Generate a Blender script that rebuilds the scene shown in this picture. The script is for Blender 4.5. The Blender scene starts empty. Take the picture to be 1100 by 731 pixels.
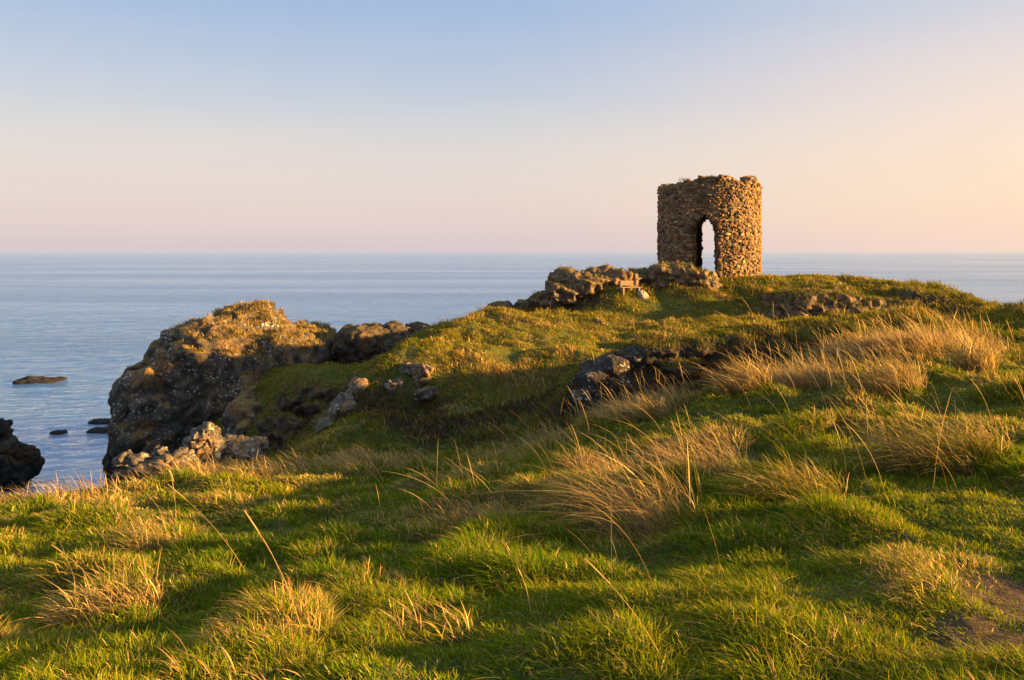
import bpy, bmesh, math, random
import numpy as np
from mathutils import Vector, Matrix

# ------------------------------------------------------------------ camera, sky, sun, exposure
S = bpy.context.scene
COL = S.collection
R = math.radians
F = 850.0 / 1100.0            # focal length / picture width
HZ = 270.0                    # picture row of the horizon (photo is 1100 x 731)
SEA = -12.0

cam_d = bpy.data.cameras.new('camera')
cam = bpy.data.objects.new('camera', cam_d)
COL.objects.link(cam)
cam.location = (0, 0, 0)
cam.rotation_euler = (R(90), 0, 0)
cam_d.sensor_fit = 'HORIZONTAL'
cam_d.sensor_width = 36.0
cam_d.lens = 36.0 * F
cam_d.shift_y = -0.0867
cam_d.clip_start = 0.05
cam_d.clip_end = 60000
S.camera = cam

SUN_AZ = R(97)               # clockwise from +Y (the view direction): low sun on the right
SUN_EL = R(10.5)
SUN_DIR = Vector((math.sin(SUN_AZ) * math.cos(SUN_EL), math.cos(SUN_AZ) * math.cos(SUN_EL), math.sin(SUN_EL)))

S.view_settings.view_transform = 'Standard'
S.view_settings.look = 'None'
S.view_settings.gamma = 1.0
S.view_settings.exposure = 2.5
S.view_settings.use_curve_mapping = False

sun_d = bpy.data.lights.new('sun', 'SUN')
sun_d.energy = 5.0
sun_d.color = (1.0, 0.56, 0.15)
sun_d.angle = R(0.9)
sun = bpy.data.objects.new('sun', sun_d)
COL.objects.link(sun)
sun.location = SUN_DIR * 100
sun.rotation_euler = SUN_DIR.to_track_quat('Z', 'Y').to_euler()

W = bpy.data.worlds.new('World')
S.world = W
W.use_nodes = True


def build_world():
    nt = W.node_tree
    nt.nodes.clear()
    N = nt.nodes.new
    L = nt.links.new
    out = N('ShaderNodeOutputWorld')
    bg = N('ShaderNodeBackground')
    bg.inputs['Strength'].default_value = 0.05
    sky = N('ShaderNodeTexSky')
    sky.sky_type = 'NISHITA'
    sky.sun_disc = False
    sky.sun_elevation = SUN_EL
    sky.sun_rotation = SUN_AZ
    sky.altitude = 10
    sky.air_density = 1.0
    sky.dust_density = 2.0
    sky.ozone_density = 2.0
    # evening air: colour by elevation, warmer towards the sun; unseen top raised as fill
    tc = N('ShaderNodeTexCoord')
    sep = N('ShaderNodeSeparateXYZ')
    L(tc.outputs['Generated'], sep.inputs[0])
    # soft cloud-veil waviness
    mp = N('ShaderNodeMapping')
    mp.inputs['Scale'].default_value = (1.2, 1.2, 9.0)
    L(tc.outputs['Generated'], mp.inputs[0])
    nz = N('ShaderNodeTexNoise')
    nz.inputs['Scale'].default_value = 1.6
    nz.inputs['Detail'].default_value = 4.0
    L(mp.outputs[0], nz.inputs[0])
    nzm = N('ShaderNodeMath'); nzm.operation = 'MULTIPLY_ADD'
    nzm.inputs[1].default_value = 0.05
    nzm.inputs[2].default_value = -0.025
    L(nz.outputs[0], nzm.inputs[0])
    el = N('ShaderNodeMath'); el.operation = 'ADD'
    L(sep.outputs[2], el.inputs[0]); L(nzm.outputs[0], el.inputs[1])

    def ramp(stops):
        r = N('ShaderNodeValToRGB')
        r.color_ramp.interpolation = 'B_SPLINE'
        e = r.color_ramp.elements
        while len(e) > 1:
            e.remove(e[-1])
        e[0].position = stops[0][0]; e[0].color = stops[0][1] + (1,)
        for p, c in stops[1:]:
            x = e.new(p); x.color = c + (1,)
        return r

    def lin(r, g, b):
        f = lambda c: ((c / 255 + 0.055) / 1.055) ** 2.4 if c > 10 else c / 255 / 12.92
        return (f(r), f(g), f(b))
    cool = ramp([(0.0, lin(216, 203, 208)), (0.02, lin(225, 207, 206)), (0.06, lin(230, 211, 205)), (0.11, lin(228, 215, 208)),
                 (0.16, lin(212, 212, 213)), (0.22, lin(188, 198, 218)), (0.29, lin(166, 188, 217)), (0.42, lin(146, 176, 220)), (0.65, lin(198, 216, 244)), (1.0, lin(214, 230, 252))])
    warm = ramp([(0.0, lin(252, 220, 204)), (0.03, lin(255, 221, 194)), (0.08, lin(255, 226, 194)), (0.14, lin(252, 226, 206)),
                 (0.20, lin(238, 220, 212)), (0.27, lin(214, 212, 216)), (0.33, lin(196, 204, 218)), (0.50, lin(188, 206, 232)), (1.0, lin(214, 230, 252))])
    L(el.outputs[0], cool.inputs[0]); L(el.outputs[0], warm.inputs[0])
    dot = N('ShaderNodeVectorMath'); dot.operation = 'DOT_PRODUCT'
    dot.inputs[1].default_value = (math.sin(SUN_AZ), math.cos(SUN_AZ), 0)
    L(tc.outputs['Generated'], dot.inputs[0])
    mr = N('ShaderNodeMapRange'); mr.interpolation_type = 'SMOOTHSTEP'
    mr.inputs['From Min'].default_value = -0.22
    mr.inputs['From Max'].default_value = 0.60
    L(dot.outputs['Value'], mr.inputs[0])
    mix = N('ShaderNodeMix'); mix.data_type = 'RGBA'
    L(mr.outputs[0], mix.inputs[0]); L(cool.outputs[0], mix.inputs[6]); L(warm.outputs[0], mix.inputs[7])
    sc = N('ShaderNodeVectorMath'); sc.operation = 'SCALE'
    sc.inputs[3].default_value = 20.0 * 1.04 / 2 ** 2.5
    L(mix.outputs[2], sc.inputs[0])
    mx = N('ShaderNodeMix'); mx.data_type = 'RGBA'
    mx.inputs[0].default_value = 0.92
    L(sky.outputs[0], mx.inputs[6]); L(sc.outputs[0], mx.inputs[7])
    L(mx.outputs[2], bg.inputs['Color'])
    L(bg.outputs[0], out.inputs[0])


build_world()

# ------------------------------------------------------------------ numeric helpers
rng = np.random.default_rng(7)


def hsh(ix, iy, iz, seed):
    h = (ix.astype(np.int64) * 374761393 + iy.astype(np.int64) * 668265263 + iz.astype(np.int64) * 2147483647 + seed * 974634541) & 0xFFFFFFFF
    h = ((h ^ (h >> 13)) * 1274126177) & 0xFFFFFFFF
    h = ((h ^ (h >> 16)) * 2246822519) & 0xFFFFFFFF
    h = h ^ (h >> 15)
    return (h & 0xFFFFFF).astype(np.float64) / float(0xFFFFFF)


def vnoise(p, seed=0):
    """value noise in [-1, 1]; p is (N,2) or (N,3)"""
    if p.shape[1] == 2:
        p = np.concatenate([p, np.full((len(p), 1), 0.37)], 1)
    i = np.floor(p)
    f = p - i
    f = f * f * f * (f * (f * 6 - 15) + 10)
    ix, iy, iz = i[:, 0], i[:, 1], i[:, 2]
    r = 0
    for a in (0, 1):
        wx = f[:, 0] if a else 1 - f[:, 0]
        for b in (0, 1):
            wy = f[:, 1] if b else 1 - f[:, 1]
            for c in (0, 1):
                wz = f[:, 2] if c else 1 - f[:, 2]
                r = r + wx * wy * wz * hsh(ix + a, iy + b, iz + c, seed)
    return r * 2 - 1


def fbm(p, oct=4, seed=0, gain=0.5):
    a, s, n = 1.0, 0.0, 0.0
    for k in range(oct):
        s = s + a * vnoise(p * 2.03 ** k + 17.3 * k, seed + k * 31)
        n += a
        a *= gain
    return s / n


def worley2(p, seed=0):
    """nearest jittered cell point: distance, offset vector from it, random value of the cell"""
    i = np.floor(p)
    best = np.full(len(p), 9.0); off = np.zeros_like(p); rid = np.zeros(len(p)); second = np.full(len(p), 9.0)
    z = np.zeros(len(p))
    for a in (-1, 0, 1):
        for b in (-1, 0, 1):
            cx, cy = i[:, 0] + a, i[:, 1] + b
            fx = cx + 0.15 + 0.7 * hsh(cx, cy, z, seed)
            fy = cy + 0.15 + 0.7 * hsh(cx, cy, z + 1, seed)
            dx, dy = p[:, 0] - fx, p[:, 1] - fy
            d = np.sqrt(dx * dx + dy * dy)
            m = d < best
            second = np.where(m, best, np.minimum(second, d))
            best = np.where(m, d, best)
            off[:, 0] = np.where(m, dx, off[:, 0]); off[:, 1] = np.where(m, dy, off[:, 1])
            rid = np.where(m, hsh(cx, cy, z + 2, seed), rid)
    return best, off, rid, second


def worley3(p, seed=0):
    i = np.floor(p)
    best = np.full(len(p), 9.0); second = np.full(len(p), 9.0); rid = np.zeros(len(p))
    for a in (-1, 0, 1):
        for b in (-1, 0, 1):
            for c in (-1, 0, 1):
                cx, cy, cz = i[:, 0] + a, i[:, 1] + b, i[:, 2] + c
                d = np.sqrt((p[:, 0] - cx - hsh(cx, cy, cz, seed)) ** 2 + (p[:, 1] - cy - hsh(cx, cy, cz, seed + 1)) ** 2 + (p[:, 2] - cz - hsh(cx, cy, cz, seed + 2)) ** 2)
                m = d < best
                second = np.where(m, best, np.minimum(second, d))
                best = np.where(m, d, best)
                rid = np.where(m, hsh(cx, cy, cz, seed + 3), rid)
    return best, second, rid


def sstep(a, b, x):
    t = np.clip((x - a) / (b - a), 0, 1)
    return t * t * (3 - 2 * t)


def P(px, py, Y):
    """the world point at depth Y that shows at photo pixel (px, py)"""
    return np.array([(px - 550.0) / 850.0 * Y, Y, -(py - HZ) / 850.0 * Y])


# ------------------------------------------------------------------ tagging / linking
def tag(o, label=None, cat=None, group=None, kind=None):
    if label: o['label'] = label
    if cat: o['category'] = cat
    if group: o['group'] = group
    if kind: o['kind'] = kind
    return o


def link_mesh(name, me, mat=None, parent=None):
    o = bpy.data.objects.new(name, me)
    COL.objects.link(o)
    if mat is not None:
        me.materials.append(mat)
    if parent is not None:
        o.parent = parent
    return o


def mesh_np(name, v, quads=None, tris=None, smooth=True):
    """fast mesh from arrays"""
    me = bpy.data.meshes.new(name)
    v = np.asarray(v, np.float32)
    nq = 0 if quads is None else len(quads)
    ntr = 0 if tris is None else len(tris)
    loops, starts = [], []
    if nq:
        loops.append(np.asarray(quads, np.int32).ravel())
        starts.append(np.arange(nq, dtype=np.int32) * 4)
    if ntr:
        loops.append(np.asarray(tris, np.int32).ravel())
        starts.append(nq * 4 + np.arange(ntr, dtype=np.int32) * 3)
    loops = np.concatenate(loops); starts = np.concatenate(starts)
    me.vertices.add(len(v)); me.vertices.foreach_set('co', v.ravel())
    me.loops.add(len(loops)); me.loops.foreach_set('vertex_index', loops)
    me.polygons.add(nq + ntr); me.polygons.foreach_set('loop_start', starts)
    me.polygons.foreach_set('use_smooth', np.full(nq + ntr, smooth, dtype=bool))
    me.update(calc_edges=True)
    return me


def add_attr(me, name, arr, dom='POINT'):
    arr = np.asarray(arr, np.float32)
    if arr.ndim == 1:
        a = me.attributes.new(name, 'FLOAT', dom)
        a.data.foreach_set('value', arr)
    else:
        if arr.shape[1] == 3:
            arr = np.concatenate([arr, np.ones((len(arr), 1), np.float32)], 1)
        a = me.attributes.new(name, 'FLOAT_COLOR', dom)
        a.data.foreach_set('color', arr.ravel())


# ------------------------------------------------------------------ materials
class NT:
    def __init__(s, name):
        s.m = bpy.data.materials.new(name)
        s.m.use_nodes = True
        s.t = s.m.node_tree
        s.t.nodes.clear()
        s.out = s.n('ShaderNodeOutputMaterial')
        s.tc = s.n('ShaderNodeTexCoord')

    def n(s, t, **kw):
        x = s.t.nodes.new(t)
        for k, v in kw.items():
            setattr(x, k, v)
        return x

    def l(s, a, b):
        s.t.links.new(a, b)

    def noise(s, scale, detail=4, rough=0.55, coord=None, dist=0.0):
        x = s.n('ShaderNodeTexNoise')
        x.inputs['Scale'].default_value = scale
        x.inputs['Detail'].default_value = detail
        x.inputs['Roughness'].default_value = rough
        x.inputs['Distortion'].default_value = dist
        s.l(coord if coord is not None else s.tc.outputs['Object'], x.inputs['Vector'])
        return x.outputs[0]

    def rng(s, v, a, b, c=0.0, d=1.0):
        x = s.n('ShaderNodeMapRange', interpolation_type='SMOOTHSTEP')
        x.inputs['From Min'].default_value = a; x.inputs['From Max'].default_value = b
        x.inputs['To Min'].default_value = c; x.inputs['To Max'].default_value = d
        s.l(v, x.inputs[0])
        return x.outputs[0]

    def math(s, op, a, b=None):
        x = s.n('ShaderNodeMath', operation=op)
        for i, v in enumerate((a, b)):
            if v is None: continue
            if isinstance(v, (int, float)): x.inputs[i].default_value = v
            else: s.l(v, x.inputs[i])
        return x.outputs[0]

    def mix(s, f, a, b):
        x = s.n('ShaderNodeMix', data_type='RGBA')
        for i, v in ((0, f), (6, a), (7, b)):
            if isinstance(v, tuple): x.inputs[i].default_value = v + (1,)
            elif isinstance(v, (int, float)): x.inputs[i].default_value = v
            else: s.l(v, x.inputs[i])
        return x.outputs[2]

    def attr(s, name, out='Fac'):
        x = s.n('ShaderNodeAttribute', attribute_name=name)
        return x.outputs[out]

    def bsdf(s, col, rough=0.9, spec=0.2, bump=None, bdist=0.05, bstr=1.0):
        b = s.n('ShaderNodeBsdfPrincipled')
        if isinstance(col, tuple): b.inputs['Base Color'].default_value = col + (1,)
        else: s.l(col, b.inputs['Base Color'])
        b.inputs['Roughness'].default_value = rough
        b.inputs['Specular IOR Level'].default_value = spec
        if bump is not None:
            x = s.n('ShaderNodeBump')
            x.inputs['Distance'].default_value = bdist
            x.inputs['Strength'].default_value = bstr
            s.l(bump, x.inputs['Height'])
            s.l(x.outputs[0], b.inputs['Normal'])
        s.l(b.outputs[0], s.out.inputs[0])
        return b


def mat_blade(name, transl=0.35, rough=0.6):
    t = NT(name)
    a = t.attr('col', 'Color')
    d = t.n('ShaderNodeBsdfDiffuse'); tr = t.n('ShaderNodeBsdfTranslucent'); mx = t.n('ShaderNodeMixShader')
    t.l(a, d.inputs[0]); t.l(a, tr.inputs[0])
    mx.inputs[0].default_value = transl
    t.l(d.outputs[0], mx.inputs[1]); t.l(tr.outputs[0], mx.inputs[2])
    t.l(mx.outputs[0], t.out.inputs[0])
    return t.m


def mat_ground():
    t = NT('turf_soil')
    n1 = t.noise(0.35, 5); n2 = t.noise(3.0, 5); n3 = t.noise(22.0, 5, 0.7)
    green = t.mix(t.rng(n1, 0.35, 0.65), (0.050, 0.075, 0.014), (0.095, 0.095, 0.020))
    green = t.mix(t.rng(n2, 0.45, 0.75), green, (0.13, 0.095, 0.030))
    straw = t.mix(t.rng(n3, 0.3, 0.7), (0.12, 0.075, 0.03), (0.24, 0.16, 0.065))
    c = t.mix(t.attr('straw'), green, straw)
    hea = t.mix(t.rng(n3, 0.35, 0.65), (0.025, 0.018, 0.013), (0.075, 0.048, 0.030))
    c = t.mix(t.attr('heather'), c, hea)
    soil = t.mix(t.rng(n3, 0.3, 0.7), (0.035, 0.024, 0.015), (0.095, 0.064, 0.038))
    c = t.mix(t.attr('soil'), c, soil)
    # steep ground is bare rock and earth
    g = t.n('ShaderNodeNewGeometry'); sp = t.n('ShaderNodeSeparateXYZ')
    t.l(g.outputs['True Normal'], sp.inputs[0])
    steep = t.rng(t.math('ADD', sp.outputs[2], t.math('MULTIPLY', n2, 0.3)), 0.72, 0.60)
    rock = t.mix(t.rng(n3, 0.4, 0.7), (0.035, 0.030, 0.026), (0.11, 0.09, 0.07))
    c = t.mix(steep, c, rock)
    t.bsdf(c, 0.95, 0.1, bump=t.math('ADD', n3, n2), bdist=0.05, bstr=0.8)
    return t.m


def mat_rock(name, dark, light, lichen=0.35, orange=0.3, moss=0.6, scale=1.0, mosscol=((0.07, 0.075, 0.018), (0.17, 0.105, 0.03)), tide=None):
    t = NT(name)
    n1 = t.noise(0.5 * scale, 5, 0.6); n2 = t.noise(2.2 * scale, 6, 0.65); n3 = t.noise(9.0 * scale, 6, 0.7)
    c = t.mix(t.rng(n2, 0.35, 0.68), dark, light)
    c = t.mix(t.rng(n3, 0.55, 0.75), c, tuple(x * 0.45 for x in dark))
    # warm lichen crust
    w = t.math('MULTIPLY', t.rng(n1, 0.5, 0.68), t.rng(n3, 0.42, 0.58))
    c = t.mix(t.math('MULTIPLY', w, orange), c, (0.26, 0.13, 0.030))
    # pale lichen spots
    v = t.n('ShaderNodeTexVoronoi', feature='F1')
    v.inputs['Scale'].default_value = 5.5 * scale
    v.inputs['Randomness'].default_value = 1.0
    dn = t.n('ShaderNodeVectorMath', operation='ADD')
    nn = t.n('ShaderNodeTexNoise'); nn.inputs['Scale'].default_value = 5.0 * scale; nn.inputs['Detail'].default_value = 4
    t.l(t.tc.outputs['Object'], nn.inputs['Vector'])
    ns = t.n('ShaderNodeVectorMath', operation='SCALE'); ns.inputs[3].default_value = 0.28 / scale
    t.l(nn.outputs['Color'], ns.inputs[0])
    t.l(t.tc.outputs['Object'], dn.inputs[0]); t.l(ns.outputs[0], dn.inputs[1])
    t.l(dn.outputs[0], v.inputs['Vector'])
    patch = t.rng(t.noise(0.75 * scale, 4, 0.6), 0.60 - 0.25 * lichen, 0.70 - 0.2 * lichen)
    spots = t.rng(v.outputs['Distance'], 0.36, 0.22)
    c = t.mix(t.math('MULTIPLY', t.math('MULTIPLY', patch, spots), min(1.0, 0.4 + lichen)), c, t.mix(n3, (0.20, 0.19, 0.165), (0.44, 0.42, 0.38)))
    # turf and moss on the flatter ledges
    g = t.n('ShaderNodeNewGeometry'); sp = t.n('ShaderNodeSeparateXYZ')
    t.l(g.outputs['Normal'], sp.inputs[0])
    up = t.math('ADD', sp.outputs[2], t.math('MULTIPLY', t.math('SUBTRACT', n2, 0.5), 0.9))
    ms = t.rng(up, 1.05 - 0.6 * moss, 1.22 - 0.6 * moss)
    mc = t.mix(t.rng(n3, 0.35, 0.65), mosscol[0], mosscol[1])
    c = t.mix(ms, c, mc)
    if tide is not None:
        # black band of sea lichen and weed above the water line
        pz = t.n('ShaderNodeSeparateXYZ'); t.l(g.outputs['Position'], pz.inputs[0])
        zz = t.math('ADD', pz.outputs[2], t.math('MULTIPLY', n1, 3.0))
        c = t.mix(t.rng(zz, tide[1], tide[0]), c, t.mix(n3, (0.008, 0.008, 0.008), (0.022, 0.020, 0.017)))
    t.bsdf(c, 0.9, 0.25, bump=t.math('ADD', t.math('MULTIPLY', n3, 0.5), n2), bdist=0.16 / scale, bstr=0.9)
    return t.m


def mat_sea():
    t = NT('sea_water')
    mp = t.n('ShaderNodeMapping')
    mp.inputs['Rotation'].default_value = (0, 0, R(12))
    mp.inputs['Scale'].default_value = (0.55, 1.25, 1.0)
    t.l(t.tc.outputs['Object'], mp.inputs[0])
    a = t.noise(0.62, 6, 0.66, mp.outputs[0], 0.8)
    b = t.noise(0.16, 4, 0.5, mp.outputs[0], 0.4)
    c = t.noise(3.0, 3, 0.6, mp.outputs[0])
    h = t.math('ADD', t.math('ADD', t.math('MULTIPLY', a, 0.75), t.math('MULTIPLY', b, 0.8)), t.math('MULTIPLY', c, 0.10))
    big = t.noise(0.012, 3, 0.5, mp.outputs[0])
    wnd = t.n('ShaderNodeMapping'); wnd.inputs['Scale'].default_value = (0.25, 1.6, 1.0)
    t.l(t.tc.outputs['Object'], wnd.inputs[0])
    h = t.math('MULTIPLY', h, t.rng(t.noise(0.011, 4, 0.6, wnd.outputs[0]), 0.35, 0.65, 0.55, 1.25))
    base = t.mix(t.rng(big, 0.35, 0.65), (0.008, 0.070, 0.205), (0.012, 0.088, 0.235))
    bp = t.n('ShaderNodeBump')
    bp.inputs['Distance'].default_value = 1.2
    t.l(h, bp.inputs['Height'])
    fr = t.n('ShaderNodeFresnel'); fr.inputs['IOR'].default_value = 1.6
    b2 = t.n('ShaderNodeBump'); b2.inputs['Distance'].default_value = 0.9
    t.l(h, b2.inputs['Height']); t.l(b2.outputs[0], fr.inputs['Normal'])
    d = t.n('ShaderNodeBsdfDiffuse'); g = t.n('ShaderNodeBsdfGlossy'); mx = t.n('ShaderNodeMixShader')
    t.l(base, d.inputs[0]); t.l(bp.outputs[0], g.inputs['Normal'])
    g.inputs['Color'].default_value = (0.90, 0.97, 1.0, 1)
    g.inputs['Roughness'].default_value = 0.09
    t.l(t.math('MINIMUM', t.math('ADD', t.math('MULTIPLY', fr.outputs[0], 1.75), 0.12), 0.98), mx.inputs[0]); t.l(d.outputs[0], mx.inputs[1]); t.l(g.outputs[0], mx.inputs[2])
    t.l(mx.outputs[0], t.out.inputs[0])
    return t.m


def mat_plain(name, a, b, scale=6.0, rough=0.8, bump=0.01):
    t = NT(name)
    n = t.noise(scale, 5, 0.65)
    t.bsdf(t.mix(t.rng(n, 0.3, 0.7), a, b), rough, 0.3, bump=n, bdist=bump)
    return t.m


def mat_stone():
    t = NT('rubble_stone')
    n1 = t.noise(6.0, 5, 0.65); n2 = t.noise(26.0, 4, 0.7); n0 = t.noise(1.1, 4)
    c = t.attr('col', 'Color')
    c = t.mix(t.rng(n1, 0.35, 0.75), c, t.mix(0.55, c, (0.05, 0.042, 0.034)))
    c = t.mix(t.math('MULTIPLY', t.rng(n0, 0.52, 0.68), t.rng(n2, 0.48, 0.62)), c, (0.30, 0.20, 0.07))
    c = t.mix(t.math('MULTIPLY', t.rng(n1, 0.62, 0.72), 0.6), c, (0.36, 0.33, 0.27))
    t.bsdf(c, 0.92, 0.15, bump=t.math('ADD', n1, n2), bdist=0.03)
    return t.m


M_BLADE = mat_blade('grass_blade', 0.35)
M_STRAW = mat_blade('straw_blade', 0.40)
M_GROUND = mat_ground()
M_CRAG = mat_rock('dark_crag_rock', (0.022, 0.019, 0.017), (0.115, 0.094, 0.072), 0.62, 0.95, 0.62, 1.0, ((0.10, 0.085, 0.025), (0.24, 0.14, 0.05)), (-7.6, -4.8))
M_PALE = mat_rock('lichen_rock', (0.05, 0.043, 0.036), (0.19, 0.16, 0.13), 0.8, 0.8, 0.35, 2.0)
M_OUT = mat_rock('outcrop_rock', (0.050, 0.036, 0.025), (0.17, 0.12, 0.075), 0.3, 0.8, 0.68, 1.8)
M_WET = mat_rock('wet_sea_rock', (0.011, 0.010, 0.009), (0.032, 0.027, 0.023), 0.1, 0.25, 0.1, 1.5, tide=(-10.2, -9.4))
M_DARK = mat_rock('ledge_rock', (0.022, 0.018, 0.015), (0.075, 0.055, 0.040), 0.22, .7, .78, 1.8, ((0.05, 0.045, 0.014), (0.09, 0.06, 0.03)))
M_SEA = mat_sea()
M_STONE = mat_stone()

# ------------------------------------------------------------------ terrain: height field through points read from the photograph
CP = [
    # foreground slope, left to right (photo column, photo row, metres away)
    (-150, 731, 3.9), (0, 735, 3.5), (130, 731, 3.3), (300, 735, 3.0), (450, 731, 3.0), (600, 731, 2.95), (750, 731, 2.8), (900, 731, 2.72), (1100, 731, 2.65), (1250, 731, 2.6),
    (0, 645, 5.2), (120, 650, 4.9), (270, 668, 4.3), (390, 645, 4.5), (480, 660, 4.2), (610, 668, 3.75), (700, 646, 3.7), (780, 648, 3.8), (900, 640, 3.6), (1050, 640, 3.5),
    (680, 622, 4.6), (620, 620, 4.7), (560, 620, 4.8),
    (0, 592, 7.0), (120, 590, 7.0), (250, 592, 6.6), (380, 588, 6.0), (500, 580, 6.2), (600, 570, 6.0), (700, 575, 5.8), (780, 545, 5.7), (860, 560, 5.15), (950, 570, 4.8), (1050, 562, 4.75), (1180, 560, 4.6),
    (0, 566, 8.7), (130, 562, 8.8), (260, 555, 9.0), (400, 550, 8.5), (520, 535, 8.0), (640, 525, 8.0), (740, 505, 8.0), (830, 512, 7.1), (920, 500, 6.9), (1010, 482, 6.9), (1100, 500, 6.3),
    (0, 549, 10.6), (60, 546, 11.0), (120, 536, 11.4), (230, 520, 12.4), (300, 512, 12.6), (375, 513, 12.6), (450, 514, 12.2), (560, 502, 11.2), (650, 477, 11.0), (740, 455, 11.0), (830, 452, 10.6), (930, 445, 10.3), (1030, 428, 10.4), (1100, 425, 10.2), (1200, 430, 10.0),
    # second ledge, then the gully
    (300, 497, 14.5), (370, 502, 15.0), (230, 514, 14.5), (430, 500, 15.5),
    (-120, 545, 10.0), (-120, 640, 16.0), (-120, 690, 22),
    (0, 590, 14.0), (0, 650, 18.5), (0, 690, 24), (70, 585, 15.0), (70, 650, 19.0), (120, 560, 15.5), (130, 640, 20.0), (150, 660, 26), (230, 545, 17), (230, 610, 21), (230, 610, 25),
    # green saddle behind the gully
    (300, 520, 20), (310, 500, 25), (330, 470, 27.5), (350, 440, 29), (360, 412, 31), (350, 393, 33), (400, 391, 33.5), (310, 400, 32), (395, 432, 28), (370, 470, 24),
    (300, 420, 36), (400, 410, 38), (330, 450, 41), (420, 430, 43), (300, 540, 48), (420, 520, 50),
    # mound left of centre
    (345, 470, 18.5), (375, 440, 19.5), (420, 395, 21.0), (445, 374, 22.0), (520, 374, 22.4), (600, 380, 22.5), (650, 386, 22.0),
    (420, 440, 20.0), (500, 425, 20.4), (580, 425, 20.4), (520, 450, 18.2), (450, 486, 16.8), (560, 487, 14.5), (585, 448, 17.0), (400, 455, 17.6),
    # meadow behind the mound, second rise
    (480, 396, 24.7), (560, 397, 24.7), (630, 397, 24.7), (450, 385, 26.6), (520, 386, 26.6), (600, 385, 26.8), (470, 357, 31), (530, 337, 33), (600, 340, 33.5), (500, 368, 28.5), (580, 362, 29), (650, 366, 29.5), (440, 372, 30),
    (660, 347, 34), (720, 342, 35), (780, 348, 33), (700, 365, 29), (760, 368, 28), (700, 384, 25),
    (620, 337, 36), (540, 341, 36), (480, 356, 36), (450, 372, 38),
    # ground round the tower
    (560, 338, 38.5), (620, 323, 38), (670, 313, 37.6), (700, 312, 38), (600, 345, 44), (680, 325, 44), (745, 301, 39.5), (760, 297.5, 39.3), (800, 298, 39.5), (830, 297, 41), (762, 296.5, 42), (800, 298, 44), (750, 298, 45),
    (760, 315, 37.4), (800, 318, 38),
    (870, 297, 41.5), (920, 301, 41), (980, 308, 39), (1020, 316, 37), (1045, 325, 35),
    (860, 318, 37.5), (890, 319, 37), (940, 321, 36.5), (850, 347, 34.5), (900, 348, 34), (950, 346, 33.5), (1000, 340, 33), (1040, 345, 31), (820, 341, 35),
    # behind the headland
    (560, 400, 48), (640, 360, 49), (760, 330, 50), (760, 420, 58), (880, 330, 49), (980, 350, 47), (880, 430, 57), (1050, 380, 45), (1000, 460, 56), (560, 480, 56), (1150, 460, 54),
    # heathery bank in the middle
    (608, 440, 16.2), (640, 400, 17.0), (660, 382, 17.6), (700, 367, 18.2), (760, 364, 18.5), (820, 360, 18.5), (880, 353, 18.5), (950, 350, 18.5), (1010, 349, 18.5),
    (645, 436, 16.2), (720, 424, 16.4), (780, 402, 16.6), (860, 380, 16.6), (650, 452, 13.4), (930, 372, 15.4), (1000, 374, 14.8), (1040, 380, 14.0), (840, 408, 14.2), (900, 405, 12.8), (980, 400, 12.6), (760, 432, 12.6),
    (640, 408, 21), (700, 392, 22), (800, 380, 23), (900, 372, 24), (860, 362, 29), (950, 360, 28), (780, 372, 26),
    # bump on the right edge
    (1045, 342, 22), (1100, 334, 22), (1160, 330, 22), (1050, 366, 18.2), (1100, 372, 17.0), (1000, 360, 23), (1100, 392, 13.5), (1060, 350, 27), (1120, 340, 28), (1170, 330, 34), (1200, 390, 13), (1250, 330, 22), (1250, 350, 40), (1085, 346, 35), (1130, 352, 36), (1110, 385, 41), (1200, 380, 38),
    # right of the picture, towards the sun
    (1400, 420, 9), (1400, 540, 5.0), (1420, 700, 3.0), (1500, 360, 14), (1500, 345, 24),
]
CPA = np.array(CP, float)
CD = (CPA[:, 1] - HZ) / 850.0                                        # drop per metre of depth
CT = np.arctan((CPA[:, 0] - 550) / 850.0)
CR = np.log(CPA[:, 2] / np.cos(CT))
CPOS = np.stack([CT, CR], 1)


def _phi(d2):
    return -np.sqrt(d2 + 0.05 ** 2)


_A = _phi(((CPOS[:, None, :] - CPOS[None, :, :]) ** 2).sum(2)) - 0.0008 * np.eye(len(CPOS))
_n = len(CPOS)
_M = np.zeros((_n + 3, _n + 3))
_M[:_n, :_n] = _A
_M[:_n, _n] = 1; _M[:_n, _n + 1:] = CPOS
_M[_n, :_n] = 1; _M[_n + 1:, :_n] = CPOS.T
_W = np.linalg.solve(_M, np.concatenate([CD, np.zeros(3)]))


def base_height(th, lr):
    tc = np.clip(th, -0.78, 0.88)
    lc = np.clip(lr, 1.0, 4.15)
    q = np.stack([tc, lc], 1)
    d = np.empty(len(q))
    for i in range(0, len(q), 40000):
        k = q[i:i + 40000]
        d[i:i + 40000] = _phi(((k[:, None, :] - CPOS[None, :, :]) ** 2).sum(2)) @ _W[:_n] + _W[_n] + k @ _W[_n + 1:]
    r = np.exp(lr)
    z = -d * np.exp(lc) * np.cos(tc)
    # under and behind the camera: gently rolling ground
    near = sstep(3.2, 1.6, r)
    z = z * (1 - near) + near * -1.62
    back = sstep(0.95, 1.7, np.abs(th))
    z = z * (1 - back) + back * (-1.6 - 0.01 * r)
    edge = np.where(np.abs(th) > 1.2, sstep(74, 84, r), sstep(52, 66, r))
    z = z * (1 - edge) + edge * (SEA - 4)
    return np.maximum(z, SEA - 4)


def blob(x, y, items):
    s = np.zeros(len(x))
    for (cx, cy, rx, ry, a) in items:
        s = np.maximum(s, a * np.exp(-(((x - cx) / rx) ** 2 + ((y - cy) / ry) ** 2)))
    return s


def B(px, Y, rx, ry, a=1.0):
    return ((px - 550) / 850 * Y, Y, rx, ry, a)


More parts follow.
